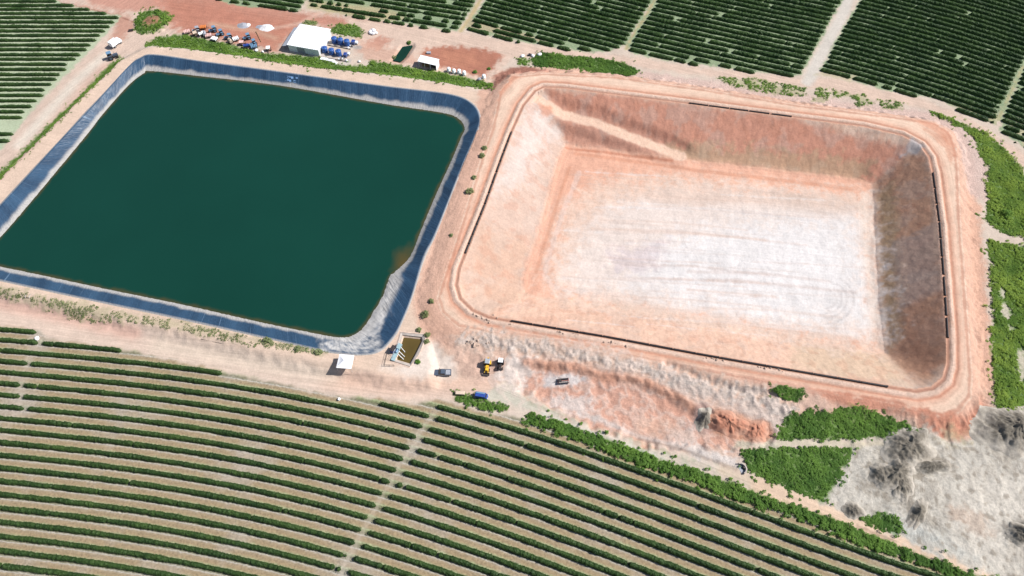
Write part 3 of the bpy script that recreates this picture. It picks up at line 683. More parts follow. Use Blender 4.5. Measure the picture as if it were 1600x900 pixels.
# turf below the weeds, island in the yard
GREEN = (104, 140, 66)
WEEDS = {
 'bank_n': [(225, 70), (250, 57), (287, 54), (320, 61), (360, 69), (410, 83), (446, 85), (496, 89), (528, 101), (572, 103), (580, 94), (620, 102), (680, 110.5), (740, 124), (769, 134), (768, 142), (720, 134.5), (640, 123), (600, 118), (520, 112), (440, 102), (360, 87), (280, 75), (240, 71)],
 'bank_w': [(186, 88), (150, 121), (120, 154), (76, 194), (44, 226), (0, 268), (-40, 305), (-30, 318), (0, 285), (60, 226), (84, 203), (126, 161), (156, 131), (192, 96)],
 'shed': [(516, 48), (526, 38), (554, 39), (568, 50), (564, 58), (548, 56), (520, 52)],
 'shed2': [(473, 38), (478, 33), (495, 34), (497, 40)],
 'north': [(832, 92), (847, 83), (900, 89), (940, 93), (975, 100), (997, 110), (992, 117), (960, 119), (930, 115), (907, 106), (877, 107), (835, 103)],
 'north2': [(808, 102), (811, 93), (818, 90), (826, 94), (824, 102)],
 'east': [(1457, 175), (1475, 182), (1495, 190), (1515, 199), (1537, 207), (1562, 227), (1590, 257), (1606, 285), (1680, 400), (1600, 371), (1577, 366), (1555, 356), (1540, 341), (1546, 312), (1542, 295), (1547, 262), (1532, 240), (1524, 217), (1505, 200), (1470, 184)],
 'east2': [(1543, 376), (1600, 387), (1700, 400), (1700, 720), (1600, 690), (1576, 668), (1556, 652), (1556, 600), (1550, 530), (1555, 495), (1550, 462), (1550, 412)],
 'south': [(1225, 657), (1264, 645), (1288, 651), (1324, 642), (1366, 651), (1414, 669), (1430, 677), (1402, 684), (1360, 684), (1288, 687), (1216, 684)],
 'south2': [(1156, 704), (1219, 698), (1330, 701), (1327, 711), (1312, 741), (1288, 777), (1285, 781), (1246, 768), (1198, 750), (1171, 732)],
 'south3': [(1202, 616), (1214, 612), (1249, 618), (1247, 630), (1225, 628)],
 'south4': [(1345, 810), (1362, 808), (1385, 805), (1405, 815), (1412, 832), (1390, 828), (1360, 820)],
 'verge': [(825, 648), (850, 652), (900, 669), (960, 692), (1020, 714), (1080, 732), (1140, 754), (1200, 777), (1280, 804), (1340, 828), (1400, 852), (1460, 876), (1530, 902), (1600, 930), (1580, 935), (1480, 896), (1430, 879), (1380, 861), (1312, 837), (1252, 811), (1180, 788), (1120, 768), (1068, 746), (1012, 730), (952, 706), (900, 688), (860, 670), (822, 660)],
 'verge2': [(708, 617), (722, 616), (740, 622), (762, 628), (790, 637), (785, 643), (760, 640), (735, 632), (712, 624)],
 'isle': [(212, 30), (220, 20), (240, 15), (258, 18), (268, 26), (262, 40), (245, 48), (222, 55), (211, 46)],
}
GAPS = [[(1557, 440), (1572, 455), (1570, 470), (1582, 490), (1575, 502), (1562, 488), (1566, 470)], [(1588, 545), (1604, 545), (1604, 590), (1594, 600), (1590, 570)], [(1572, 505), (1578, 520), (1586, 512)], [(1150, 690), (1220, 691), (1330, 692), (1400, 690), (1400, 696), (1300, 699), (1150, 701)]]
for k_, v_ in WEEDS.items():
    patch(v_, GREEN, .9, 1.0, a=.9, rough=1)
for g_ in GAPS: patch(g_, (214, 204, 182), 1, 1.2)
patch([(226, 32), (238, 25), (251, 28), (250, 40), (234, 44), (224, 40)], (170, 128, 100), 1.2, 1)
line([(1216, 693), (1390, 694)], 1.2, (220, 206, 182), .6, .8)
SPARSE_S = [(0, 455), (30, 458), (60, 468), (130, 477), (200, 494), (280, 505), (330, 518), (420, 536), (470, 545), (520, 552), (510, 556), (420, 545), (330, 528), (250, 512), (200, 504), (130, 502), (90, 488), (40, 472), (0, 464)]
patch(SPARSE_S, (190, 180, 146), 1, 2, a=.6)
SPARSE_N = [[(1120, 122), (1170, 122), (1215, 130), (1257, 138), (1258, 150), (1210, 147), (1150, 137)], [(1277, 138), (1296, 140), (1325, 145), (1320, 150), (1295, 150), (1290, 158), (1270, 157)], [(1329, 150), (1350, 147), (1362, 163), (1340, 165)], [(1372, 156), (1415, 162), (1412, 166), (1400, 171), (1378, 166)]]
for q in SPARSE_N: patch(q, (180, 176, 136), 1, 2, a=.7)
# near field lanes
d_f = zone_d(FIELD_NEAR)
wf = sstep(-.8, .8, d_f + .7 * wob)
MASK[:, 0] = np.where(d_f > -2, wf, 0); CLS[d_f > 0] = 5
mm = d_f > -6
pd, _, ps = seg_dist(X[mm], Y[mm], MASTER); PH = np.zeros_like(X); PH[mm] = 40 + ps * pd / ROWSP
# bare gap tracks across the near field
for q, w_, cc in (([(682, 640), (660, 668), (648, 690), (632, 712), (616, 740), (597, 775), (580, 806), (566, 832), (546, 868), (530, 900), (505, 950)], 1.3, (216, 206, 190)), ([(58, 522), (50, 545), (44, 566), (38, 590), (30, 615), (20, 650), (2, 690)], 2.2, (196, 190, 182))):
    q2 = PP(q); dd, _, _ = seg_dist(X[mm], Y[mm], q2); ww = .35 * (1 - sstep(w_ * .2, w_, dd + .7 * wob[mm]))
    idx = np.where(mm)[0]; MASK[idx, 0] *= 1 - ww * .8; C[idx] += (alb(cc) - C[idx]) * ww[:, None]

# ------------------------------------------------------------------ build the terrain as one sheet cut by kind of ground
EARTH = ground_material()
names = {0: ('ground', 'bare pale earth between the fields and the ponds'), 1: ('dirt_road', 'pale dusty dirt roads and tracks around ponds and fields'), 2: ('pit_floor', 'whitish graded floor of the dry excavated pond'),
         3: ('pit_slope', 'raked red earth sides of the dry excavated pond'), 4: ('embankment', 'sloping earth shoulder around the haul road'), 5: ('field_soil', 'straw covered soil between the crop rows'),
         6: ('sand_flat', 'pale grey sand with push marks beside the crop field'), 7: ('dirt_mound', 'dumped earth heaps south of the dry pond')}
I = np.arange(NX * NY).reshape(NY, NX)
Q = np.stack([I[:-1, :-1], I[:-1, 1:], I[1:, 1:], I[1:, :-1]], -1).reshape(-1, 4)
fc = CLS[Q[:, 0]]
VXYZ = np.c_[X, Y, Z]
for k_, (nm, lb) in names.items():
    q = Q[fc == k_]
    if not len(q): continue
    u, inv = np.unique(q, return_inverse=True); inv = inv.reshape(q.shape)
    V = VXYZ[u]; c_, m_, f_, p_ = C[u], MASK[u], FLOW[u], PH[u]
    if k_ == 0:      # carry the sheet on to the horizon
        x0, x1, y0, y1 = gx[0], gx[-1], gy[0], gy[-1]; B = 7000
        ex = np.array([(x0, y0), (x1, y0), (x1, y1), (x0, y1), (-B, -B), (B, -B), (B, B), (-B, B)])
        V = np.vstack([V, np.c_[ex, np.full(8, -.1)]]); b = len(u)
        inv = np.vstack([inv, b + np.array([(4, 5, 1, 0), (5, 6, 2, 1), (6, 7, 3, 2), (7, 4, 0, 3)])])
        c_ = np.vstack([c_, np.tile(alb((150, 150, 110)), (8, 1))]); m_ = np.vstack([m_, np.zeros((8, 3))]); f_ = np.vstack([f_, np.zeros((8, 3))]); p_ = np.r_[p_, np.zeros(8)]
    o = np_mesh(nm, V, inv, EARTH, True); tag(o, lb, kind='structure')
    add_col(o, 'soil', np.clip(c_, .003, .85)); add_col(o, 'mask', np.clip(m_, 0, 1)); add_vec(o, 'flow', f_); add_float(o, 'phase', p_)
# ------------------------------------------------------------------ reservoir: liner and water
def liner_material():
    m, n, l, b = new_mat('pond_liner')
    att = n.new('ShaderNodeAttribute'); att.attribute_name = 'st'
    cov = n.new('ShaderNodeAttribute'); cov.attribute_name = 'dust'
    sp = n.new('ShaderNodeSeparateXYZ'); l.new(att.outputs['Vector'], sp.inputs[0])
    def noise(scale, detail, sx, sy, src=att.outputs['Vector']):
        mp = n.new('ShaderNodeMapping'); mp.inputs['Scale'].default_value = (sx, sy, 1); l.new(src, mp.inputs[0])
        t = n.new('ShaderNodeTexNoise'); t.inputs['Scale'].default_value = scale; t.inputs['Detail'].default_value = detail; l.new(mp.outputs[0], t.inputs['Vector']); return t.outputs[0]
    def remap(v, a, b_, c, d):
        r = n.new('ShaderNodeMapRange'); l.new(v, r.inputs[0])
        for i, q in enumerate((a, b_, c, d)): r.inputs[i + 1].default_value = q
        return r.outputs[0]
    fold = noise(1.0, 4, 2.0, .3); sheet = noise(1.0, 2, .17, .02); fine = noise(1.0, 6, 3.0, 1.2)
    base = n.new('ShaderNodeMix'); base.data_type = 'RGBA'; base.inputs[6].default_value = (.013, .031, .062, 1); base.inputs[7].default_value = (.038, .085, .15, 1)
    l.new(math_node(n, l, 'ADD', math_node(n, l, 'MULTIPLY', remap(sheet, .35, .65, 0, 1), .55), math_node(n, l, 'MULTIPLY', remap(fine, .3, .7, 0, 1), .45), True), base.inputs[0])
    wrp = math_node(n, l, 'MULTIPLY', noise(1.0, 2, .09, .0), 26.0); seam = math_node(n, l, 'FRACT', math_node(n, l, 'MULTIPLY', math_node(n, l, 'ADD', sp.outputs[0], wrp), 1 / 5.5)); seam = math_node(n, l, 'LESS_THAN', seam, .03)
    s2 = n.new('ShaderNodeMix'); s2.data_type = 'RGBA'; s2.inputs[7].default_value = (.16, .24, .34, 1); l.new(math_node(n, l, 'MULTIPLY', seam, remap(noise(1.0, 3, .4, .1), .45, .62, 0, .6)), s2.inputs[0]); l.new(base.outputs[2], s2.inputs[6])
    dm = n.new('ShaderNodeMix'); dm.data_type = 'RGBA'; dm.inputs[7].default_value = (.36, .34, .32, 1)
    sl = n.new('ShaderNodeSeparateColor'); l.new(cov.outputs['Color'], sl.inputs[0])
    dn = math_node(n, l, 'MULTIPLY', sl.outputs[0], remap(fine, .25, .6, .6, 1.1), True)
    l.new(dn, dm.inputs[0]); l.new(s2.outputs[2], dm.inputs[6])
    d2 = n.new('ShaderNodeMix'); d2.data_type = 'RGBA'; d2.inputs[7].default_value = (.48, .46, .44, 1)
    l.new(math_node(n, l, 'MULTIPLY', sl.outputs[1], remap(noise(.5, 6, 1, 1), .35, .6, .25, 1.2), True), d2.inputs[0]); l.new(dm.outputs[2], d2.inputs[6])
    l.new(d2.outputs[2], b.inputs['Base Color'])
    l.new(math_node(n, l, 'ADD', .38, math_node(n, l, 'MULTIPLY', dn, .5), True), b.inputs['Roughness']); b.inputs['Specular IOR Level'].default_value = .35
    bp = n.new('ShaderNodeBump'); bp.inputs['Distance'].default_value = .4; bp.inputs['Strength'].default_value = .4; l.new(fold, bp.inputs['Height']); l.new(bp.outputs[0], b.inputs['Normal'])
    return m

_nrm = RES_RIM - RES_WAT; _nrm /= np.hypot(_nrm[:, 0], _nrm[:, 1])[:, None]
sarc = np.r_[0, np.cumsum(np.hypot(*np.diff(RES_RIM, axis=0).T))]
ts = np.r_[-.25, -.2, 0, np.linspace(.05, 1, 15), 1.15, 1.4]
LV = []; LS = []; LD = []
for tt in ts:
    if tt < 0:
        q = RES_RIM + _nrm * (-tt * 4); z = np.full(NL, ZR + (.1 if tt > -.22 else -.12))
    else:
        q = RES_RIM + (RES_WAT - RES_RIM) * tt; z = np.full(NL, ZR + .1 + (ZW - ZR - .1) * tt)
        z = z + .16 * (fbm(sarc * .8, np.full(NL, tt * 2.0), 1.0, 3, 91) - .5) * min(1, tt * 4)
    LV.append(np.c_[q, z]); wd_ = np.hypot(*(RES_WAT - RES_RIM).T)
    LS.append(np.c_[sarc, tt * wd_, np.zeros(NL)])
    e_ = (fbm(sarc, np.zeros(NL), .15, 4, 93) - .5) * .3
    LD.append(sstep(.62, .86, tt + e_) if tt > -.05 else np.full(NL, .95))
LV = np.array(LV); LS = np.array(LS); LD = np.array(LD)
spill = sdist(LV[:, :, 0].ravel(), LV[:, :, 1].ravel(), PP([(500, 552), (560, 560), (600, 552), (590, 534), (606, 484), (622, 446), (626, 430), (606, 430), (598, 462), (570, 508), (548, 526), (500, 524)], .8), 12).reshape(LD.shape)
spill_w = sstep(-1.0, 2.0, spill + 5 * (fbm(LV[:, :, 0], LV[:, :, 1], .22, 4, 95) - .5)) * .8
ii = np.arange(len(ts) * NL).reshape(len(ts), NL); jj = np.roll(ii, -1, 1)
LF = np.stack([ii[:-1], jj[:-1], jj[1:], ii[1:]], -1).reshape(-1, 4)[:, ::-1]
# beach of washed sediment on the liner in the south-east corner
beach = sdist(LV[:, :, 0].ravel(), LV[:, :, 1].ravel(), PP([(610, 428), (628, 430), (632, 440), (616, 474), (602, 500), (590, 508), (580, 500), (600, 462)], 0), 8).reshape(LD.shape)
LV[:, :, 2] += np.where(beach > -1, .5 * sstep(-1, 1.5, beach) * fbm(LV[:, :, 0], LV[:, :, 1], .9, 4, 97), 0)
lin_o = np_mesh('pond_liner', LV.reshape(-1, 3), LF, liner_material(), True); tag(lin_o, 'wrinkled blue black plastic liner around the full reservoir', kind='structure')
add_vec(lin_o, 'st', LS.reshape(-1, 3)); add_col(lin_o, 'dust', np.c_[np.maximum(LD.ravel(), (sstep(-.5, 1.5, beach) * .85).ravel()), spill_w.ravel(), np.zeros(LD.size)])

def water_material(name, rough=.08):
    m, n, l, b = new_mat(name)
    att = n.new('ShaderNodeAttribute'); att.attribute_name = 'murk'
    geo = n.new('ShaderNodeNewGeometry')
    no = n.new('ShaderNodeTexNoise'); no.inputs['Scale'].default_value = .8; no.inputs['Detail'].default_value = 6; no.inputs['Roughness'].default_value = .65; l.new(geo.outputs['Position'], no.inputs['Vector'])
    n2_ = n.new('ShaderNodeTexNoise'); n2_.inputs['Scale'].default_value = .02; n2_.inputs['Detail'].default_value = 3; l.new(geo.outputs['Position'], n2_.inputs['Vector'])
    r = n.new('ShaderNodeMapRange'); r.inputs[1].default_value = .3; r.inputs[2].default_value = .7; r.inputs[3].default_value = .92; r.inputs[4].default_value = 1.08; l.new(n2_.outputs[0], r.inputs[0])
    s = n.new('ShaderNodeVectorMath'); s.operation = 'SCALE'; l.new(att.outputs['Color'], s.inputs[0]); l.new(r.outputs[0], s.inputs['Scale']); l.new(s.outputs[0], b.inputs['Base Color'])
    b.inputs['Roughness'].default_value = rough; b.inputs['IOR'].default_value = 1.33
    bp = n.new('ShaderNodeBump'); bp.inputs['Distance'].default_value = .08; bp.inputs['Strength'].default_value = .35; l.new(no.outputs[0], bp.inputs['Height']); l.new(bp.outputs[0], b.inputs['Normal'])
    return m
wx = np.arange(-192, 10, .5); wy = np.arange(60, 232, .5)
WX, WY = [q.ravel() for q in np.meshgrid(wx, wy, indexing='xy')]
dw = sdist(WX, WY, RES_WAT[::8], 12)
keep = (dw > -1.6).reshape(len(wy), len(wx))
wi = np.arange(len(WX)).reshape(len(wy), len(wx))
kq = keep[:-1, :-1] & keep[1:, :-1] & keep[:-1, 1:] & keep[1:, 1:]
WQ = np.stack([wi[:-1, :-1], wi[:-1, 1:], wi[1:, 1:], wi[1:, :-1]], -1)[kq]
u, inv = np.unique(WQ, return_inverse=True)
deep = lin((21, 69, 57)) / GAIN * 1.0; shal = lin((100, 84, 46)) / GAIN
sh = 1 - sstep(.0, 1.3, dw[u] + .9 * (fbm(WX[u], WY[u], .25, 2, 99) - .5))
px_, py_ = P(633, 413, ZW); plume = np.clip(1.2 - np.hypot((WX[u] - px_) / 4.2, (WY[u] - py_) / 8) + .5 * (fbm(WX[u], WY[u], .2, 3, 98) - .5), 0, 1)
sh = np.maximum(sh * .6, plume * .9)[:, None]
wo = np_mesh('water', np.c_[WX[u], WY[u], np.full(len(u), ZW)], inv.reshape(WQ.shape), water_material('reservoir_water'), True)
add_col(wo, 'murk', deep * (1 - sh) + shal * sh); tag(wo, 'deep green water filling the lined reservoir', kind='structure')

def small_water(name, poly, z, col, label):
    q = np.asarray(poly); c = q.mean(0); V = [(c[0], c[1], z)] + [(a, b, z) for a, b in q]
    F = [(0, i + 1, (i + 1) % len(q) + 1) for i in range(len(q))]
    o = np_mesh(name, V, F, water_material(name)); k = np.tile(lin(col) / GAIN, (len(V), 1)); k[0] *= .8; add_col(o, 'murk', k); tag(o, label, kind='structure')
small_water('pond_water', POND_S, 1.2, (112, 94, 52), 'olive brown water in the small concrete pump pond')
small_water('puddle_water', POND_F, -.3, (28, 66, 52), 'dark green water in the dug trench near the white shed')

# ------------------------------------------------------------------ crop rows
LEAF = leaf_material('crop_leaf', (.015, .042, .012), (.085, .15, .036), thru=.28)
def hedge(name, path, w, h, mat_, step=.5, leaves=20, leafsize=.34, ragged=.13, seed=0, gaps=None, gapy=0.0):
    """a clipped-looking row of bushes along path: bumpy body plus leaf tufts"""
    path = np.asarray(path, float)
    L = np.r_[0, np.cumsum(np.hypot(*np.diff(path, axis=0).T))]
    if L[-1] < 1: return None
    n = max(4, int(L[-1] / step)); s = np.linspace(0, L[-1], n)
    cx = np.interp(s, L, path[:, 0]); cy = np.interp(s, L, path[:, 1])
    tx = np.gradient(cx); ty = np.gradient(cy); tl = np.hypot(tx, ty); tx /= tl; ty /= tl
    zb = zat(cx, cy)
    end = np.clip(np.minimum(s, L[-1] - s) / 1.0, 0, 1) ** .5
    so_ = seed * 13.7
    grow = .86 + .28 * vnoise(s * 1.15, np.full(n, so_), 1) + .36 * (vnoise(s * .13, np.full(n, so_), 2) - .5)
    if gapy > 0:
        gp = sstep(gapy - .06, gapy + .04, vnoise(s * (.55 if step < .4 else .3), np.full(n, so_ + 5), 4)); grow = grow * (1 - .98 * (1 - gp))
    if gaps is not None:
        for a, b in gaps: grow = np.where((s > a) & (s < b), grow * .02, grow)
    wav = .22 * (fbm(s, np.full(n, so_), .35, 3, 6) - .5)
    cx = cx - ty * wav; cy = cy + tx * wav
    ang = np.linspace(0, math.pi, 8)
    V = np.zeros((n, 8, 3))
    for k, a in enumerate(ang):
        r = grow * end * (1 + ragged * 2 * (vnoise(s * 1.7, np.full(n, k * 1.3 + so_), 3) - .5))
        off = math.copysign(abs(math.cos(a)) ** .8, math.cos(a)) * w / 2 * r; up = math.sin(a) ** .7 * h * r
        V[:, k, 0] = cx - ty * off; V[:, k, 1] = cy + tx * off; V[:, k, 2] = zb + up - (.05 if k in (0, 7) else 0)
    ii = np.arange(n * 8).reshape(n, 8)
    F = np.stack([ii[:-1, :-1], ii[1:, :-1], ii[1:, 1:], ii[:-1, 1:]], -1).reshape(-1, 4)
    tint = np.clip(.25 + .5 * (fbm(V[:, :, 0], V[:, :, 1], .9, 3, 7)), 0, 1).ravel()
    V = V.reshape(-1, 3)
    m_ = int(L[-1] * leaves)
    if m_:
        i = rng.integers(0, n - 1, m_); f = rng.random(m_)
        ok = (grow[i] > .3) & (end[i] > .2); i = i[ok]; f = f[ok]; m_ = len(i)
        a = math.pi * (.04 + .92 * rng.random(m_)); r = grow[i] * (.9 + .25 * rng.random(m_))
        off = np.sign(np.cos(a)) * np.abs(np.cos(a)) ** .8 * w / 2 * r; up = np.sin(a) ** .7 * h * r
        bx = cx[i] + (cx[i + 1] - cx[i]) * f - ty[i] * off; by = cy[i] + (cy[i + 1] - cy[i]) * f + tx[i] * off; bz = zb[i] + up
        nr = np.c_[-ty[i] * np.cos(a), tx[i] * np.cos(a), np.sin(a) + .2] + .9 * rng.standard_normal((m_, 3)); nr /= np.linalg.norm(nr, axis=1)[:, None]
        e1 = np.cross(nr, rng.standard_normal((m_, 3))); e1 /= np.linalg.norm(e1, axis=1)[:, None] + 1e-9; e2 = np.cross(nr, e1)
        sz = leafsize * (.6 + .8 * rng.random(m_))[:, None]; c = np.c_[bx, by, bz]
        LVx = np.stack([c - e1 * sz * .5, c + e2 * sz * .32, c + e1 * sz * .5, c - e2 * sz * .32], 1).reshape(-1, 3)
        F = np.vstack([F, len(V) + np.arange(m_ * 4).reshape(-1, 4)])
        V = np.vstack([V, LVx]); tint = np.r_[tint, np.repeat(np.clip(.1 + .9 * rng.random(m_), 0, 1), 4)]
    o = np_mesh(name, V, F, mat_, False); add_float(o, 'tint', tint)
    return o

ORD = ['first', 'second', 'third', 'fourth', 'fifth', 'sixth', 'seventh', 'eighth', 'ninth', 'tenth', 'eleventh', 'twelfth', 'thirteenth', 'fourteenth', 'fifteenth', 'sixteenth', 'seventeenth', 'eighteenth', 'nineteenth', 'twentieth']
TENS = {20: 'twenty', 30: 'thirty'}
def ordinal(i):
    if i < 20: return ORD[i]
    t_ = (i + 1) // 10 * 10; u_ = (i + 1) % 10
    return ('thirtieth' if t_ == 30 else 'twentieth') if u_ == 0 else TENS[t_] + ' ' + ORD[u_ - 1]

# near field
GAPX = [(-2, 682, 640), (-1, 676, 648), (0, 665, 665), (1, 655, 680), (2, 645, 697), (3, 635, 716), (4, 624, 734), (5, 614, 751), (6, 602, 769), (7, 592, 789), (8, 579, 807), (9, 569, 827), (10, 559, 848), (11, 546, 869), (12, 537, 891), (13, 527, 911), (14, 516, 931), (15, 505, 952), (16, 495, 972)]
gapx = {k: P(a, b, .8)[0] for k, a, b in GAPX}
WESTX = {-3: 53, -2: 59, -1: 51, 0: 44, 1: 26, 2: 33, 3: 33, 4: 40, 5: 30, 6: 4}
count_l = count_r = count_w = 0
for k in range(-3, 17):
    cv = offset_curve(MASTER, ROWSP * k * (1 - .006 * max(0, min(1, 1)))) if k else MASTER
    xs_ = np.arange(-170, 140, 1.0); ys_ = np.interp(xs_, cv[:, 0], cv[:, 1]); ok = ys_ > 10
    def cut(x0, x1):
        if x1 - x0 < 2: return None
        xx = np.r_[x0, xs_[(xs_ > x0) & (xs_ < x1)], x1]; yy = np.interp(xx, cv[:, 0], cv[:, 1])
        g = yy > 12; return np.c_[xx, yy][g] if g.sum() > 3 else None
    yl = lambda px: np.interp(0, [0], [0])
    segs = []
    gxk = gapx.get(k, P(682, 632, .8)[0])
    # left side ends, as the road cuts the first rows short
    if k == -3: segs.append(('l', -170, P(55, 519, .8)[0]))
    elif k == -2: segs += [('w', -170, P(58, 534, .8)[0]), ('l', P(64, 535, .8)[0], P(187, 551, .8)[0])]
    elif k == -1: segs += [('l', -170, P(345, 587, .8)[0]), ('l2', P(592, 627, .8)[0], gxk - .9)]
    else:
        wx_ = WESTX.get(k)
        if wx_ is not None and k in (0, 2, 3, 4):
            xw = P(wx_, 566 + k * 16.5, .8)[0]; segs += [('w', -170, xw - .45), ('l', xw + .45, gxk - .8)]
        else: segs.append(('l', -170, gxk - .8))
    if k >= -2: segs.append(('r', gxk + (.9 if k > -2 else -.2), 138))
    for sd_, x0, x1 in segs:
        pth = cut(x0, x1)
        if pth is None: continue
        if pth[:, 0].max() < -152: continue
        # skip what lies wholly below the picture
        vis = [(abs(a / max(1e-6, 1)) < 400) for a, b in pth]
        o = hedge('crop_row', pth, 1.24, 1.25, LEAF, .33, 38, .26, seed=k + 30 * ('lrw'.find(sd_[0])), gapy=.13)
        if o is None: continue
        if sd_ == 'r':
            lb = f'{ordinal(k + 2)} dark green crop row below the leafy verge, right of the gap path'
        elif sd_ == 'l':
            lb = f'{ordinal(k + 3)} dark green crop row from the top of the lower left field'
        elif sd_ == 'l2':
            lb = 'short dark green crop row beside the road just left of the gap path'
        else: lb = f'stub of the {ordinal(k + 3)} crop row left of the narrow grey cross path'
        tag(o, lb, 'crop row', 'crop rows of the near field')

def clip_rows(poly_px, master, sp, ks, grp, where, w=1.5, h=1.15, leaves=16, gapy=None, z=.8, order=1):
    poly = PP(poly_px, z); cnt = 0
    for k in ks:
        c = offset_curve(master, sp * k)
        Ls = np.r_[0, np.cumsum(np.hypot(*np.diff(c, axis=0).T))]; s = np.arange(0, Ls[-1], .5)
        x = np.interp(s, Ls, c[:, 0]); y = np.interp(s, Ls, c[:, 1])
        ins = inside(x, y, poly) & (y < 284)
        idx = np.where(ins)[0]
        if len(idx) < 8: continue
        runs = np.split(idx, np.where(np.diff(idx) > 3)[0] + 1)
        for r in runs:
            if len(r) < 8: continue
            p_ = np.c_[x[r], y[r]]
            # image test: something of it in the frame
            zc = p_[:, 1] * math.cos(R(PITCH)) + CAM_H * math.sin(R(PITCH)); v = (p_[:, 1] * math.sin(R(PITCH)) - CAM_H * math.cos(R(PITCH))) / zc * FPX
            uu = p_[:, 0] / zc * FPX
            if not ((v < 452) & (abs(uu) < 806)).any(): continue
            g = gapy(cnt) if gapy else .12
            o = hedge('crop_row', p_, w, h, LEAF, .6, leaves, .3, seed=k + 7 * len(grp) + len(where), gapy=g)
            if o is None: continue
            tag(o, f'{ordinal(cnt)} green crop row {where}', 'crop row', grp); cnt += 1
    return cnt

def straight(a, b, z=.8, ext=160):
    a = np.array(P(*a, z)); b = np.array(P(*b, z)); d = (b - a) / np.hypot(*(b - a))
    return np.array([a - d * ext, a + (b - a) * .33, a + (b - a) * .66, b + d * ext])

# west field: rows run straight across
for i, (yy, xe) in enumerate([(-12.5, 58), (-6, 74), (.6, 88), (7, 115), (13, 140), (19.5, 166), (26, 185), (33, 178), (40, 171), (47, 164), (54, 156), (61.5, 150), (69, 141), (76, 135), (84, 125), (91, 118), (99, 104), (107, 103), (115, 93), (122.5, 88), (130.5, 80), (139, 69), (147.5, 67), (156, 57), (165, 49), (173, 37), (182, 34), (208, 20), (219, 14)]):
    if yy < -3: continue
    e = P(xe, yy, .8); s_ = P(-60, yy, .8)
    o = hedge('crop_row', [s_, ((s_[0] + e[0]) / 2, e[1]), e], 1.25, 1.0, LEAF, .6, 14, .3, seed=200 + i)
    tag(o, f'{ordinal(i - 2)} green crop row from the top edge of the far left field', 'crop row', 'crop rows of the far left field')

mR = PP([(1306, 65), (1368, 80.5), (1430, 98), (1500, 120), (1575, 145)], .8)
_q = np.polyfit(mR[:, 0], mR[:, 1], 2); _x = np.linspace(mR[0, 0] - 30, mR[-1, 0] + 60, 40); mR = np.c_[_x, np.polyval(_q, _x)]
bt = lambda n_: (lambda c: .36 if c < n_ else .14)
clip_rows(FIELD_R, mR, 3.05, range(7, -40, -1), 'crop rows of the far right field', 'up from the curved road, right of the pale track', gapy=bt(2))
clip_rows(FIELD_S, mR, 3.05, range(12, -30, -1), 'crop rows at the right edge', 'up from the road at the far right edge', gapy=bt(3))
clip_rows(FIELD_M, straight((984, 67), (1130, 100.5)), 3.08, range(8, -40, -1), 'crop rows between gap and pale track', 'up from the road, left of the pale track', gapy=bt(2))
clip_rows(FIELD_L, straight((747, 16), (962, 71)), 2.95, range(8, -30, -1), 'crop rows of the far middle field', 'up from the road, between the two narrow gaps', gapy=bt(3))
clip_rows(FIELD_K, straight((567, 3.5), (732, 29)), 3.0, range(10, -20, -1), 'crop rows beyond the white shed', 'up from the road beyond the white shed', gapy=lambda c: (.52, .36, .46, .3)[c] if c < 4 else .2)
clip_rows(FIELD_J, straight((360, 0), (468, 16)), 3.0, range(6, -12, -1), 'crop rows beyond the red yard', 'up from the top edge of the red yard', gapy=lambda c: .3 if c < 1 else .14)

# ------------------------------------------------------------------ weeds and grass
GRASS = leaf_material('grass_leaf', (.09, .19, .03), (.28, .43, .07), .7, .48)
LUSH = leaf_material('lush_leaf', (.12, .235, .032), (.42, .54, .09), .7, .48)
BUSHM = leaf_material('weed_leaf', (.07, .165, .028), (.24, .40, .07), .7, .48)
OLIVE = leaf_material('dry_weed_leaf', (.15, .19, .07), (.36, .40, .20), .8, .45)
def tufts(name, pts, hts, mat_, size, per, label, cat, kind='stuff', spread=.5):
    """leafy plants at pts (n,2) with heights hts"""
    n = len(pts); i = np.repeat(np.arange(n), per); m_ = len(i)
    if m_ == 0: return None
    zz = rng.random(m_) ** .7 * hts[i]
    a = rng.random(m_) * 2 * math.pi; r = spread * np.sqrt(rng.random(m_)) * (1.15 - .6 * zz / (hts[i] + 1e-6))
    x = pts[i, 0] + r * np.cos(a); y = pts[i, 1] + r * np.sin(a); z = zat(x, y) + zz
    nr = np.c_[np.cos(a) * .6, np.sin(a) * .6, np.full(m_, 2.4)] + .55 * rng.standard_normal((m_, 3)); nr /= np.linalg.norm(nr, axis=1)[:, None]
    e1 = np.cross(nr, rng.standard_normal((m_, 3))); e1 /= np.linalg.norm(e1, axis=1)[:, None] + 1e-9; e2 = np.cross(nr, e1)
    sz = size * (.55 + .9 * rng.random(m_))[:, None]; c = np.c_[x, y, z]
    V = np.stack([c - e1 * sz * .55, c + e2 * sz * .3, c + e1 * sz * .55, c - e2 * sz * .3], 1).reshape(-1, 3)
    tn = np.clip(.4 * (zz / (hts.max() + 1e-6)) + .45 * rng.random(m_) + 1.0 * (fbm(x, y, .1, 4, 111) - .45), 0, 1)
    o = np_mesh(name, V, np.arange(m_ * 4).reshape(-1, 4), mat_, False); add_float(o, 'tint', np.repeat(tn, 4))
    return tag(o, label, cat, kind=kind)

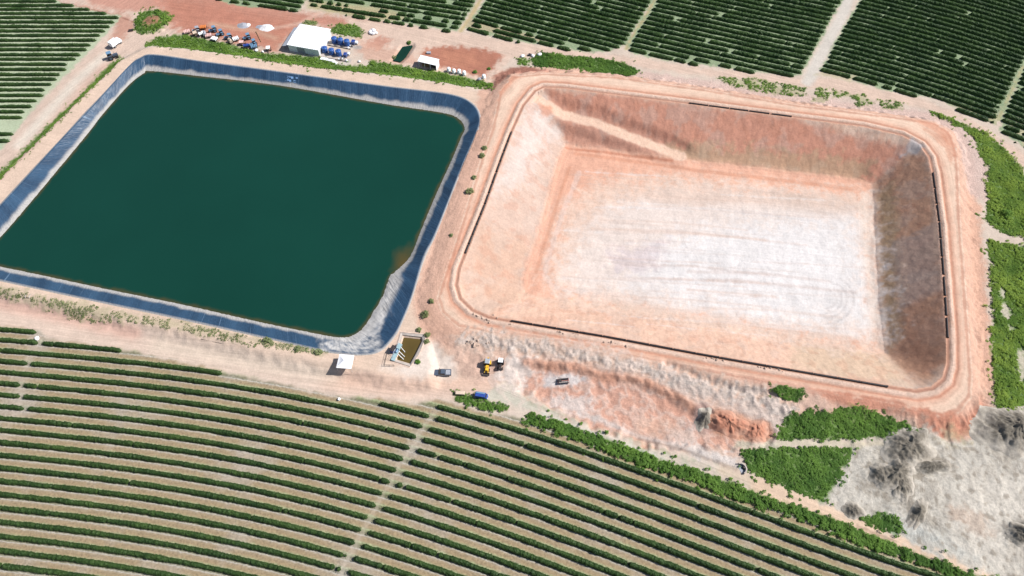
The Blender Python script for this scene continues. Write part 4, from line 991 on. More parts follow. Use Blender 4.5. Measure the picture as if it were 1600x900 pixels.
def scatter(poly_px, dens, z=0.0, holes=(), rag=.8):
    q = np.array([P(a, b, zz_) for (a, b), zz_ in zip(poly_px, z)]) if isinstance(z, list) else PP(poly_px, z); lo = q.min(0) - 1.5; hi = q.max(0) + 1.5
    n = int(np.prod(hi - lo) * dens); x = rng.uniform(lo[0], hi[0], n); y = rng.uniform(lo[1], hi[1], n)
    d = sdist(x, y, q, 5) + rag * 2 * (fbm(x, y, .4, 3, 113) - .5)
    ok = d > (-.3 if rag < 2 else -1.6)
    for h_ in holes: ok &= sdist(x, y, PP(h_), 5) + 1.2 * (fbm(x, y, .5, 3, 115) - .5) < 0
    return np.c_[x, y][ok]

def weeds(key, name, mat_, dens, h0, h1, size, per, label, cat, z=0.0, hf=.22, thin=0.0):
    p = scatter(WEEDS[key], dens, z, GAPS + ([[(226, 32), (238, 25), (251, 28), (250, 40), (234, 44), (224, 40)]] if key == 'isle' else []))
    q_ = scatter(WEEDS[key], dens * .22, z, GAPS, 3.0); q_ = q_[fbm(q_[:, 0], q_[:, 1], .35, 3, 125) > .5]
    o2 = sdist(q_[:, 0], q_[:, 1], PP(WEEDS[key]), 6); p = np.vstack([p, q_])
    if thin: p = p[fbm(p[:, 0], p[:, 1], .3, 3, 117) > thin]
    h = h0 + (h1 - h0) * sstep(.3, .7, fbm(p[:, 0], p[:, 1], hf, 4, 119))
    return tufts(name, p, h, mat_, size, per, label, cat)

weeds('bank_n', 'grass', GRASS, 3.6, .12, .65, .4, 8, 'bright green grass on the far bank of the green reservoir', 'grass', .8, .3)
weeds('bank_w', 'grass', GRASS, 3.4, .05, .3, .3, 8, 'thin strip of grass along the left bank of the reservoir', 'grass', .8)
weeds('shed', 'grass', GRASS, 2.2, .1, .5, .4, 8, 'green grass patch behind the blue tanks', 'grass')
weeds('shed2', 'grass', OLIVE, 1.8, .1, .5, .4, 7, 'small olive grass patch behind the white shed', 'grass')
weeds('north', 'weeds', BUSHM, 4.6, 0.18, 0.78, .31, 17, 'dense green weed strip beside the far side of the dry pond', 'weeds')
weeds('north2', 'weeds', GRASS, 2.2, .2, .6, .4, 9, 'small bright weed clump left of the dense weed strip', 'weeds')
weeds('east', 'weeds', LUSH, 4.6, 0.15, 0.72, .31, 17, 'bright green weeds on the upper right edge beside the pale track', 'weeds', hf=.15)
weeds('east2', 'weeds', LUSH, 4.6, 0.15, 0.78, .31, 17, 'broad green weed belt on the right edge with bare sandy gaps', 'weeds', hf=.15)
weeds('south', 'weeds', BUSHM, 4.6, 0.15, 0.72, .31, 17, 'dark green weeds under the corner of the haul road', 'weeds')
weeds('south2', 'weeds', BUSHM, 4.6, 0.15, 0.72, .31, 17, 'large triangular patch of dark green weeds beside the grey sand', 'weeds')
weeds('south3', 'weeds', BUSHM, 4.6, 0.18, 0.60, .31, 17, 'small green weed clump on the rubble below the haul road', 'weeds')
weeds('south4', 'weeds', BUSHM, 4.6, 0.18, 0.60, .31, 17, 'small green weed clump between grey heap and dirt track', 'weeds')
weeds('verge', 'tall_grass', BUSHM, 5.0, .5, 1.25, .33, 24, 'thick band of tall green grass between dirt track and crop rows', 'tall grass', z=[.2, .4, .7] + [1.0] * 11 + [.0] * 14, hf=.3)
weeds('verge2', 'tall_grass', BUSHM, 4.0, .2, .9, .28, 18, 'short leafy verge below the blue van', 'tall grass', hf=.3)
weeds('isle', 'weeds', GRASS, 2.2, .2, .9, .42, 9, 'ring of green weeds around a brown mound in the yard', 'weeds')
# thin the middle of the island, bare earth shows there
p_ = scatter(SPARSE_S, 3.2, .8); p_ = p_[fbm(p_[:, 0], p_[:, 1], .22, 4, 121) > .42]
tufts('weeds', p_, .08 + .4 * rng.random(len(p_)), OLIVE, .27, 8, 'patchy olive weeds on the near bank of the reservoir', 'weeds')
for q, lb in zip(SPARSE_N, ('loose green weeds above the middle of the dry pond', 'green weed tuft below the foot of the pale track', 'bright weed tuft right of the pale track', 'low weed tuft above the right part of the dry pond')):
    p_ = scatter(q, 3.0); p_ = p_[fbm(p_[:, 0], p_[:, 1], .3, 4, 123) > .43]
    tufts('weeds', p_, .12 + .5 * rng.random(len(p_)), GRASS, .3, 12, lb, 'weeds')
# single shrubs on the banks
SHRUBS = [(734, 300, 1.5, 'rounded grey green shrub on the bank between the two ponds, lowest of the line'), (741, 278, .9, 'small dry shrub just above the rounded shrub on the middle bank'), (757, 232, 1.0, 'upright green shrub at the top of the middle bank'), (753, 244, 1.2, 'leafy shrub near the top of the middle bank'),
          (705, 368, .6, 'tiny dark shrub on the middle bank beside the reservoir edge'), (674, 471, .9, 'thin green shrub on the bank above the pump pond'), (664, 493, 1.5, 'rounded green shrub nearest above the pump pond'), (655, 516, .9, 'low shrub at the upper edge of the pump pond'), (668, 524, 1.0, 'shrub at the right upper corner of the pump pond'), (667, 534, .8, 'small shrub on the right side of the pump pond'), (653, 566, .8, 'small dark shrub at the lower right side of the pump pond'),
          (417, 533, 1.3, 'rounded green shrub on the near bank of the reservoir'), (466, 546, 1.1, 'low spreading shrub on the near bank below the reservoir'), (497, 551, 1.2, 'low shrub on the near bank left of the white canopy'), (1571, 336, 2.2, 'dark round bush among the bright weeds at the right edge'), (617, 91, 1.0, 'olive shrub at the left end of the dark trench pond'), (639, 67, .9, 'dark shrub at the top end of the trench pond'), (742, 113, .9, 'small shrub at the edge of the red yard'), (764, 108, .7, 'small dark shrub right of the red yard')]
for a, b, s_, lb in SHRUBS:
    c = G(a, b); k = int(10 + 12 * s_)
    o_ = empty('shrub', c, 0, lb, 'shrub', 'single shrubs on the banks')
    aa = rng.random(k) * 6.28; rr = s_ * .8 * np.sqrt(rng.random(k)); pts = np.c_[c.x + rr * np.cos(aa), c.y + rr * np.sin(aa)]
    dark = a in (1571, 653, 742, 764, 639)
    f_ = tufts('foliage', pts, np.maximum(.25, s_ * (1.15 - rr / s_ * .7)), BUSHM if dark else OLIVE, .34, 12, 'x', 'x', spread=.35)
    for k_ in ('label', 'category', 'kind'): del f_[k_]
    f_.parent = o_; f_.matrix_parent_inverse = o_.matrix_basis.inverted()
    st = MB()
    for q in range(4):
        t_ = q * 1.57 + .4; st.tube((0, 0, -.1), (math.cos(t_) * s_ * .35, math.sin(t_) * s_ * .35, s_ * .7), .06, .03, 6)
    st.build('stem', mat('bark', (110, 86, 66)) if 'bark' not in bpy.data.materials else bpy.data.materials['bark'], o_)

# ------------------------------------------------------------------ materials for the made things
M = dict(
    white=mat('white_sheet', (236, 238, 240), .45, var=.05, dirt=.18), whitewall=mat('white_cladding', (226, 230, 232), .55, var=.06, dirt=.2), grey=mat('grey_sheet', (150, 154, 164), .5, var=.1, dirt=.2),
    galv=mat('galvanised', (176, 182, 188), .45, .4, var=.12), blue=mat('blue_tank', (34, 84, 150), .4, var=.12, dirt=.15), lblue=mat('light_blue_paint', (96, 134, 164), .4, var=.1, dirt=.2), dblue=mat('deep_blue_paint', (30, 66, 140), .35, var=.1, dirt=.12),
    black=mat('black_rubber', (28, 28, 30), .8, var=.2, dirt=.15), pipe=mat('black_pipe', (26, 24, 30), .45, var=.15, dirt=.12), glass=mat('dark_glass', (22, 28, 40), .12, var=.05, spec=.6), carpaint=mat('blue_grey_paint', (84, 98, 116), .3, .3, var=.06, dirt=.15),
    yellow=mat('yellow_paint', (226, 176, 44), .45, var=.1, dirt=.15), cream=mat('cream_plastic', (196, 176, 156), .6, var=.1, dirt=.2), orange=mat('orange_paint', (206, 120, 60), .5, var=.12, dirt=.2), red=mat('rust_red', (150, 76, 62), .7, var=.2, dirt=.2),
    pink=mat('faded_pink', (216, 176, 170), .7, var=.12, dirt=.25), darkm=mat('dark_metal', (46, 44, 48), .6, .3, var=.2, dirt=.2), conc=mat('concrete', (168, 158, 150), .9, var=.14, scale=.8, dirt=.25), dirtm=mat('packed_earth', (196, 172, 156), .95, var=.2),
    stone=mat('pale_stone', (184, 160, 144), .95, var=.15), wood=mat('old_wood', (140, 112, 84), .9, var=.2), canvas=mat('white_canvas', (240, 238, 240), .8, var=.04, dirt=.06), gravel=mat('pale_gravel', (206, 204, 204), .95, var=.25, scale=4), gravel2=mat('grey_gravel', (150, 152, 160), .95, var=.3, scale=4), teal=mat('pale_teal_paint', (142, 170, 176), .5, var=.1, dirt=.15))

def place(name, px, py, rz, label, cat, group=None, dz=0):
    return empty(name, G(px, py) + Vector((0, 0, dz)), R(rz), label, cat, group)

def heading(a, b, z=1.0):
    p = P(*a, z); q = P(*b, z); return math.degrees(math.atan2(q[1] - p[1], q[0] - p[0])), math.hypot(q[0] - p[0], q[1] - p[1])

# white shed: eave corners read at eave height
EH = 3.2
fl_, fr_, br_, bl_ = [np.array(P(*q, EH)) for q in ((449, 69.5), (497, 78), (517.3, 46.3), (471, 38.5))]
ux = (fr_ - fl_ + br_ - bl_) / 2; LW = np.hypot(*ux); ux = ux / LW; LD_ = (np.hypot(*(bl_ - fl_)) + np.hypot(*(br_ - fr_))) / 2
sa = math.atan2(ux[1], ux[0]); zb0 = float(zat(*((fl_ + br_) / 2)))
s_ = empty('shed', (fl_[0], fl_[1], zb0), sa, 'large white metal shed with lean-to roof beside the blue tanks', 'shed')
w_ = MB(); H = EH - zb0
w_.prism([(0, 0), (LW, 0), (LW, H), (0, H)], 0.15, 0.3).prism([(0, 0), (LW, 0), (LW, H), (0, H)], LD_ - .3, LD_ - .15)
for x0 in (.12, LW - .27):
    w_.add([(x0, .3, 0), (x0 + .15, .3, 0), (x0 + .15, LD_ - .3, 0), (x0, LD_ - .3, 0), (x0, .3, H), (x0 + .15, .3, H), (x0 + .15, LD_ - .3, H), (x0, LD_ - .3, H), (x0, LD_ / 2, H + .42), (x0 + .15, LD_ / 2, H + .42)],
           [(0, 4, 8, 7, 3), (1, 2, 6, 9, 5), (4, 5, 9, 8), (8, 9, 6, 7)])
w_.build('wall', M['whitewall'], s_)
rf = MB(); nr_ = 26
for hh in (0, 1):
    for i in range(nr_):
        x0 = -.2 + (LW + .4) * i / nr_; x1 = -.2 + (LW + .4) * (i + 1) / nr_; bump_ = .05 if i % 2 else 0
        y0, y1, z0, z1 = (-.25, LD_ / 2, H + .02, H + .5) if hh == 0 else (LD_ / 2, LD_ + .25, H + .5, H + .02)
        rf.add([(x0, y0, z0 + bump_), (x1, y0, z0 + bump_), (x1, y1, z1 + bump_), (x0, y1, z1 + bump_), (x0, y0, z0 - .06), (x1, y0, z0 - .06), (x1, y1, z1 - .06), (x0, y1, z1 - .06)],
               [(0, 1, 2, 3), (7, 6, 5, 4), (0, 4, 5, 1), (2, 6, 7, 3), (0, 3, 7, 4), (1, 5, 6, 2)])
rf.build('roof', M['white'], s_)
MB().tube((-.2, LD_ / 2, H + .56), (LW + .2, LD_ / 2, H + .56), .12, n=8).build('ridge_cap', M['white'], s_)
lt = MB(); lt.add([(-2.5, -.2, H - 1.0), (-.25, -.2, H - .45), (-.25, LD_ * .9, H - .45), (-2.5, LD_ * .9, H - 1.0), (-2.5, -.2, H - 1.06), (-.25, -.2, H - .51), (-.25, LD_ * .9, H - .51), (-2.5, LD_ * .9, H - 1.06)], [(0, 1, 2, 3), (7, 6, 5, 4), (0, 4, 5, 1), (1, 5, 6, 2), (2, 6, 7, 3), (3, 7, 4, 0)])
lt.build('lean_to_roof', M['grey'], s_)
for i in range(5):
    y_ = .1 + i * (LD_ * .9 - .3) / 4; MB().box(-2.42, -2.3, y_, y_ + .12, 0, H - 1.04).build('post', M['galv'], s_)
MB().box(LW * .28, LW * .28 + 3.2, .1, .16, .05, 2.5).build('door', M['grey'], s_)
MB().box(LW - .14, LW - .08, 2.0, 3.6, .05, 2.3).build('side_door', M['grey'], s_)

def tank(px, py, r, h, label, mat_=None, group='blue water tanks beside the white shed', name='water_tank'):
    t_ = place(name, px, py, 0, label, 'water tank', group)
    pr = [(r * .95, 0), (r, .06)]
    for i in range(5):
        z0 = .1 + (h - .2) * i / 5; z1 = .1 + (h - .2) * (i + 1) / 5; pr += [(r, z0 + .03), (r, z1 - .09), (r * .965, z1 - .05), (r * .965, z1)]
    pr += [(r, h), (r * .97, h + .05)]
    MB().lathe(pr, n=24).build('tank_body', mat_ or M['blue'], t_)
    ld = MB().lathe([(r * 1.02, h + .05), (r * 1.02, h + .1), (r * .8, h + .22), (r * .35, h + .32), (.02, h + .34)], n=24).build('lid', mat_ or M['blue'], t_)
    MB().lathe([(.3, h + .3), (.3, h + .42), (.02, h + .45)], n=12).build('hatch', M['dblue'] if mat_ is None else mat_, ld)
    MB().tube((r * .98, 0, .35), (r + .35, 0, .35), .05, n=8).build('outlet_pipe', M['black'], t_)
    return t_
for (a, b, lb) in ((508.5, 81.5, 'blue water tank at the left end of the front row'), (519, 84.5, 'blue water tank in the middle of the front row'), (530, 86.5, 'blue water tank at the right end of the front row'),
                   (523.3, 66.5, 'dark blue water tank at the left end of the back row'), (533, 68.5, 'dark blue water tank in the middle of the back row'), (543, 70.5, 'dark blue water tank at the right end of the back row')):
    tank(a, b, 1.13, 2.15, lb)
def plinth(a, b, wid, label, name='tank_plinth'):
    h_, L_ = heading(a, b); c = G(*a); o_ = empty(name, c, R(h_), label, 'plinth')
    MB().box(0, L_, -wid / 2, wid / 2, -.1, .16, .03, .03).build('slab', M['conc'], o_)
    cb = MB().box(0, L_, -wid / 2 - .14, -wid / 2 - .02, -.1, .34); cb.build('kerb', M['darkm'], o_)
plinth((499, 85.5), (541, 92.5), 2.6, 'long concrete plinth under the front row of blue tanks'); plinth((514, 67.5), (550, 74), 2.6, 'long concrete plinth under the back row of blue tanks')
def cube_tank(px, py, rz, label, dark=False, s=1.0):
    t_ = place('cube_tank', px, py, rz, label, 'cube tank', 'caged cube tanks by the blue tanks')
    MB().box(-.5 * s, .5 * s, -.6 * s, .6 * s, .14, 1.1 * s, .03, .03).build('bladder', M['dblue'] if dark else M['white'], t_, bevel=.06)
    cg = MB()
    for x in np.linspace(-.53, .53, 5) * s:
        for y in (-.63 * s, .63 * s): cg.tube((x, y, .1), (x, y, 1.14 * s), .02, n=5)
    for y in np.linspace(-.63, .63, 5) * s:
        for x in (-.53 * s, .53 * s): cg.tube((x, y, .1), (x, y, 1.14 * s), .02, n=5)
    for z in (.3, .7, 1.1):
        z *= s
        for y in (-.63 * s, .63 * s): cg.tube((-.53 * s, y, z), (.53 * s, y, z), .02, n=5)
        for x in (-.53 * s, .53 * s): cg.tube((x, -.63 * s, z), (x, .63 * s, z), .02, n=5)
    cg.build('cage', M['galv'], t_); MB().box(-.55 * s, .55 * s, -.65 * s, .65 * s, 0, .12).build('pallet', M['wood'], t_)
    MB().lathe([(.12, 1.1 * s), (.12, 1.18 * s), (.01, 1.19 * s)], n=10).build('cap', M['black'], t_)
cube_tank(540.3, 88.5, -12, 'dark blue cube tank at the end of the front tank row', True, 1.35); cube_tank(552.5, 68.5, -12, 'dark cube tank at the end of the back tank row', True, 1.35)
cube_tank(557.5, 68.5, -12, 'white cube tank farthest right beside the back tank row'); cube_tank(545, 86, -12, 'white cube tank right of the front tank row')
def pump(px, py, rz, label):
    t_ = place('pump', px, py, rz, label, 'pump', 'small pumps by the blue tanks')
    MB().box(-.6, .6, -.35, .35, 0, .12).build('base', M['darkm'], t_); MB().tube((-.45, 0, .42), (.15, 0, .42), .3, n=14).build('motor', M['white'], t_); MB().tube((.2, 0, .42), (.4, 0, .42), .38, n=14).build('casing', M['darkm'], t_); MB().tube((.3, 0, .5), (.3, 0, 1.0), .1, n=8).build('outlet', M['galv'], t_)
pump(536.5, 92.5, 20, 'small white pump below the end of the front tank row'); pump(531, 93.5, 10, 'small dark pump left of the white pump'); pump(548.7, 73, -15, 'small white pump below the end of the back tank row')
def sack(px, py, rz, r, label, name='white_sack', grp=None, mat_=None, h=.7):
    t_ = place(name, px, py, rz, label, 'sack', grp)
    MB().blob((0, 0, h * .5), r, r * .8, h * .6, seed=int(px), n=14, m=8, rough=.35).build('bag', mat_ or M['canvas'], t_)
    MB().lathe([(r * .22, h * .9), (r * .12, h * 1.08), (r * .25, h * 1.2)], n=8).build('tied_neck', mat_ or M['canvas'], t_)
def sheets(px, py, rz, L, W_, label):
    t_ = place('sheet_stack', px, py, rz, label, 'sheet stack')
    for i in range(4):
        MB().box(-L / 2 + random.uniform(-.3, .3), L / 2 + random.uniform(-.3, .3), -W_ / 2 + random.uniform(-.15, .15), W_ / 2, .02 + .09 * i, .09 + .09 * i).build('sheet', M['white'], t_)
sheets(506.5, 92.5, -10, 2.4, 1.2, 'stack of white sheets left of the grass below the front tanks'); sheets(517.5, 95, -14, 3.2, 1.1, 'longer stack of white sheets below the front tanks'); sheets(523.5, 98.5, -20, 1.4, 1.0, 'small stack of white sheets at the grass edge')
for a, b, r_, lb in ((544.5, 76, .45, 'single white sack below the back tank row'), (561.5, 97, .55, 'white sack on bare ground right of the front tanks'), (541.5, 95.5, .5, 'white sack beside the small white pump'), (401, 79.5, .8, 'pale sack at the grass edge under the parked implements'), (411, 82, .5, 'tiny pale sack right of the yellowish implements'), (58.5, 529.5, .8, 'rounded white sack at the end of the first crop rows'), (530, 624.5, .5, 'white sack at the road edge of the near field'), (816.5, 88.5, .9, 'white sack at the left end by the weed strip'), (832.5, 88, .8, 'white sack in the middle beside the weed strip'), (843, 86, .9, 'white sack on top of the weed strip corner')):
    sack(a, b, random.uniform(0, 180), r_, lb)
def black_bag(px, py, lb):
    t_ = place('black_tarp', px, py, 10, lb, 'tarp'); MB().blob((0, 0, .25), 1.1, .7, .35, seed=5, rough=.5).build('folded_sheet', M['pipe'], t_); MB().tube((-.9, .1, .45), (.9, .1, .45), .09, n=6).build('rope', M['galv'], t_)
black_bag(828, 86.5, 'black crumpled tarp between the white sacks')
hp = place('sack_heap', 583, 50.5, 0, 'jagged heap of white sacks on the bare ground right of the grass', 'heap')
for i in range(9):
    a_ = i * .7; rr_ = .3 + .16 * i
    MB().blob((rr_ * math.cos(a_), rr_ * math.sin(a_), .45 + (.35 if i < 3 else 0)), .75, .55, .5, seed=i, rough=.45).build('sack', M['canvas'], hp)

# open shelter beside the red yard
h_, L_ = heading((653.3, 95), (681, 101.5), 2.8)
c = Vector((*P(653.3, 95, 2.8), 0)); c.z = float(zat(c.x, c.y)); st_ = empty('shelter', c, R(h_), 'open white roofed shelter with dark inside at the edge of the red yard', 'shelter')
D_ = 3.2
MB().add([(-.2, -.2, 2.6), (L_ + .2, -.2, 2.6), (L_ + .2, D_, 2.95), (-.2, D_, 2.95), (-.2, -.2, 2.68), (L_ + .2, -.2, 2.68), (L_ + .2, D_, 3.03), (-.2, D_, 3.03)], [(3, 2, 1, 0), (4, 5, 6, 7), (0, 1, 5, 4), (1, 2, 6, 5), (2, 3, 7, 6), (3, 0, 4, 7)]).build('roof', M['white'], st_)
MB().box(0, L_, D_ - .15, D_ - .05, 0, 2.85).build('back_wall', M['grey'], st_); MB().box(L_ - .1, L_, .1, D_ - .2, 0, 2.6).build('side_wall', M['white'], st_)
for x in (.05, L_ * .33, L_ * .66): MB().box(x, x + .12, 0, .12, 0, 2.6).build('post', M['white'], st_)
MB().box(L_ * .15, L_ * .5, .7, 1.5, 0, .9).build('bench', M['wood'], st_); MB().box(L_ * .62, L_ * .85, 1.2, 2.2, 0, 1.3).build('cabinet', M['darkm'], st_)
cr = place('crate', 670, 83.5, 0, 'small grey crate on the ground behind the open shelter', 'crate'); MB().box(-.8, .8, -.5, .5, 0, .5, .04, .04).build('box', M['lblue'], cr); MB().box(-.84, .84, -.54, .54, .505, .58).build('lid', M['gravel2'], cr)
cr = place('crate', 205, 48.5, 15, 'small dark crate beside the weed ring in the yard', 'crate'); MB().box(-.8, .8, -.45, .45, 0, .55, .04, .04).build('box', M['darkm'], cr); MB().box(-.84, .84, -.49, .49, .555, .62).build('lid', M['darkm'], cr)
for a, b, lb in ((701.5, 111.5, 'white drum at the left end of the row beside the red yard'), (709.5, 114, 'second white drum from the left beside the red yard'), (717.5, 114.5, 'third white drum from the left beside the red yard'), (725.5, 117, 'white drum at the right end of the row beside the red yard'), (756, 122.5, 'white drum standing alone right of the row of drums')):
    t_ = place('drum', a, b, 0, lb, 'drum', 'white drums beside the red yard'); r_ = .72
    MB().lathe([(r_ * .95, 0), (r_, .1), (r_, .6), (r_ * 1.04, .63), (r_, .66), (r_, 1.5), (r_ * .85, 1.65)], n=18).build('drum_body', M['white'], t_); MB().lathe([(r_ * .8, 1.65), (r_ * .75, 1.72), (.02, 1.76)], n=18).build('lid', M['canvas'], t_)
    MB().box(-.8, .8, -.8, .8, -.05, .0).build('pallet', M['wood'], t_)
sack(749, 124.5, 10, .8, 'grey sack left of the lone white drum', mat_=M['gravel2'])

# gravel heaps and a fallen pole on the red yard
def heap_obj(px, py, rz, rx, ry, h, mat_, label):
    t_ = place('gravel_heap', px, py, rz, label, 'gravel heap'); n = 26; rings = 9; vs = []; fs = []
    for j in range(rings + 1):
        for i in range(n):
            a_ = 2 * math.pi * i / n; q = j / rings; k = 1 + .3 * (float(vnoise(i * .6, j * .7, int(px))) - .5)
            vs.append((rx * q * k * math.cos(a_), ry * q * k * math.sin(a_), h * (1 - q) ** 1.1 * (.7 + .6 * float(vnoise(i * .7, j * .9, int(py)))) - .03))
    for j in range(rings):
        for i in range(n): fs.append((j * n + i, (j + 1) * n + i, (j + 1) * n + (i + 1) % n, j * n + (i + 1) % n))
    MB().add(vs, fs, True).build('gravel', mat_, t_)
heap_obj(380, 40, -5, 2.6, 1.9, .9, M['gravel2'], 'grey gravel heap on the red yard, left of the white heap'); heap_obj(387, 39, -5, 1.3, 1.2, .8, M['gravel'], 'small white gravel heap joined to the grey heap')
heap_obj(407, 42, -5, 2.2, 1.3, .5, M['gravel2'], 'low blue grey gravel heap touching the white heap'); heap_obj(416, 43.5, -8, 3.2, 2.3, .7, M['gravel'], 'broad white gravel heap on the red yard')
po = place('wooden_pole', 400.5, 50, 0, 'long wooden pole lying on the red yard below the heaps', 'pole'); e_ = G(408, 66) - G(400.5, 50)
MB().tube((0, 0, .14), (e_.x, e_.y, .14), .15, .11, 10).build('shaft', M['wood'], po); MB().tube((-.05, -.5, .3), (.05, .5, .3), .06, n=6).build('crossarm', M['wood'], po)

# tractors and implements
def tractor(px, py, rz, label, body, roof, L=3.6, cab=True, group=None, bucket=False, name='tractor'):
    """faces +x"""
    t_ = place(name, px, py, rz, label, 'tractor', group); s = L / 3.6
    hd_ = MB().box(.1 * s, 1.85 * s, -.42 * s, .42 * s, .75 * s, 1.45 * s, .05, .08).build('hood', body, t_, bevel=.05)
    MB().box(-1.1 * s, 1.7 * s, -.25 * s, .25 * s, .5 * s, .8 * s).build('chassis', M['darkm'], t_)
    for y in (-.78 * s, .78 * s):
        wl_ = MB().wheel(-.75 * s, y, .78 * s, .42 * s, 20).build('rear_wheel', M['black'], t_); MB().wheel(-.75 * s, y, .4 * s, .46 * s).build('rim', body, wl_, (0, 0, .38 * s))
        MB().wheel(1.25 * s, y * .92, .48 * s, .3 * s, 18).build('front_wheel', M['black'], t_)
        MB().box(-1.35 * s, -.1 * s, y - .24 * s, y + .24 * s, 1.56 * s, 1.66 * s, .1, .02).build('fender', body, t_)
    MB().box(-1.1 * s, -.05 * s, -.5 * s, .5 * s, .8 * s, 1.1 * s).build('platform', M['darkm'], t_)
    MB().box(-.85 * s, -.4 * s, -.25 * s, .25 * s, 1.1 * s, 1.55 * s).build('seat', M['black'], t_)
    for x in (-1.1 * s, -.02 * s):
        for y in (-.55 * s, .55 * s): MB().box(x - .04, x + .04, y - .04, y + .04, 1.0 * s, 2.5 * s).build('cab_post', M['darkm'], t_)
    if cab: MB().box(-1.06 * s, -.06 * s, -.51 * s, .51 * s, 1.66 * s, 2.48 * s).build('cab_glass', M['glass'], t_)
    MB().box(-1.35 * s, .2 * s, -.75 * s, .75 * s, 2.5 * s, 2.64 * s, .06, .06).build('roof', roof, t_, bevel=.04)
    MB().tube((.9 * s, .3 * s, 1.4 * s), (.9 * s, .3 * s, 2.2 * s), .05 * s, n=8).build('exhaust', M['darkm'], hd_)
    if bucket:
        for y in (-.5 * s, .5 * s): MB().add([(.2 * s, y - .08, 1.2 * s), (.2 * s, y + .08, 1.2 * s), (2.3 * s, y + .08, .55 * s), (2.3 * s, y - .08, .55 * s), (.2 * s, y - .08, 1.4 * s), (.2 * s, y + .08, 1.4 * s), (2.3 * s, y + .08, .75 * s), (2.3 * s, y - .08, .75 * s)], [(3, 2, 1, 0), (4, 5, 6, 7), (0, 1, 5, 4), (1, 2, 6, 5), (2, 3, 7, 6), (3, 0, 4, 7)]).build('loader_arm', body, t_)
        MB().prism([(2.2 * s, .75 * s), (2.2 * s, .12), (2.9 * s, .05), (2.95 * s, .12), (2.35 * s, .2), (2.3 * s, .75 * s)], -.95 * s, .95 * s).build('bucket', M['darkm'], t_)
        MB().prism([(-1.2 * s, .7 * s), (-1.2 * s, 1.0 * s), (-2.0 * s, 1.9 * s), (-2.2 * s, 1.8 * s), (-1.9 * s, .4 * s), (-1.7 * s, .4 * s), (-1.9 * s, 1.6 * s)], -.15 * s, .15 * s).build('digging_arm', body, t_)
    return t_
tractor(761.5, 573, -97, 'yellow loader tractor with grey cab roof parked on the scraped ground', M['yellow'], M['galv'], 3.6, bucket=True)
tractor(782, 571, -96, 'dark tractor with a white roof right of the yellow loader', M['darkm'], M['white'], 3.4)
tractor(177.5, 91, 32, 'blue and white tractor parked beside the dirt road at the reservoir corner', M['carpaint'], M['lblue'], 4.2, cab=False)
YARD_T = [(334, 49.5, 'light blue tractor topmost of the parked implements'), (345, 55, 'light blue tractor second from the top of the parked implements'), (358, 61, 'light blue tractor in the middle of the parked implements'), (387, 61, 'light blue tractor right of the middle of the parked implements'), (396.5, 70.5, 'light blue tractor at the right end of the parked implements'), (308, 50, 'grey blue tractor at the left end of the parked implements')]
for i, (a, b, lb) in enumerate(YARD_T):
    tractor(a, b, (200, 215, 190, 205, 220, 195)[i], lb, M['lblue'] if i < 5 else M['grey'], M['lblue'] if i < 5 else M['grey'], 3.3, cab=False, group='tractors in the implement yard')
def implement(px, py, rz, label, hop, kind=0, s=1.0):
    t_ = place('farm_implement', px, py, rz, label, 'farm implement', 'implements parked along the grass')
    MB().box(-1.3 * s, 1.3 * s, -.1, .1, .55, .7).box(-1.3 * s, -1.15 * s, -.8 * s, .8 * s, .55, .7).box(1.15 * s, 1.3 * s, -.8 * s, .8 * s, .55, .7).build('frame', M['darkm'], t_)
    for y in (-.85 * s, .85 * s): MB().wheel(0, y, .42 * s, .22 * s, 14).build('wheel', M['black'], t_)
    MB().tube((1.3 * s, 0, .6), (2.3 * s, 0, .4), .08, n=8).build('drawbar', M['darkm'], t_)
    if kind == 0: MB().add([(-.4 * s, -.4 * s, .7), (.4 * s, -.4 * s, .7), (.4 * s, .4 * s, .7), (-.4 * s, .4 * s, .7), (-.9 * s, -.8 * s, 1.6 * s), (.9 * s, -.8 * s, 1.6 * s), (.9 * s, .8 * s, 1.6 * s), (-.9 * s, .8 * s, 1.6 * s), (-.7 * s, -.6 * s, 1.5 * s), (.7 * s, -.6 * s, 1.5 * s), (.7 * s, .6 * s, 1.5 * s), (-.7 * s, .6 * s, 1.5 * s)], [(3, 2, 1, 0), (0, 1, 5, 4), (1, 2, 6, 5), (2, 3, 7, 6), (3, 0, 4, 7), (4, 5, 9, 8), (5, 6, 10, 9), (6, 7, 11, 10), (7, 4, 8, 11), (8, 9, 10, 11)]).build('hopper', hop, t_)
    elif kind == 1: MB().tube((-1.1 * s, 0, 1.15 * s), (1.0 * s, 0, 1.15 * s), .62 * s, n=18).build('spray_tank', hop, t_); MB().lathe([(.2, 1.7 * s), (.2, 1.86 * s), (.02, 1.88 * s)], n=10).build('filler_cap', M['black'], t_)
    else:
        for i in range(4): MB().box(-1.2 * s + i * .62 * s, -.75 * s + i * .62 * s, -.9 * s, .9 * s, .7, 1.15 + .1 * (i % 2)).build('seed_box', hop, t_)
    for i in range(5): MB().tube((-1.2 * s, -.7 * s + i * .35 * s, .6), (-1.4 * s, -.7 * s + i * .35 * s, .05), .04, n=6).build('tine', M['darkm'], t_)
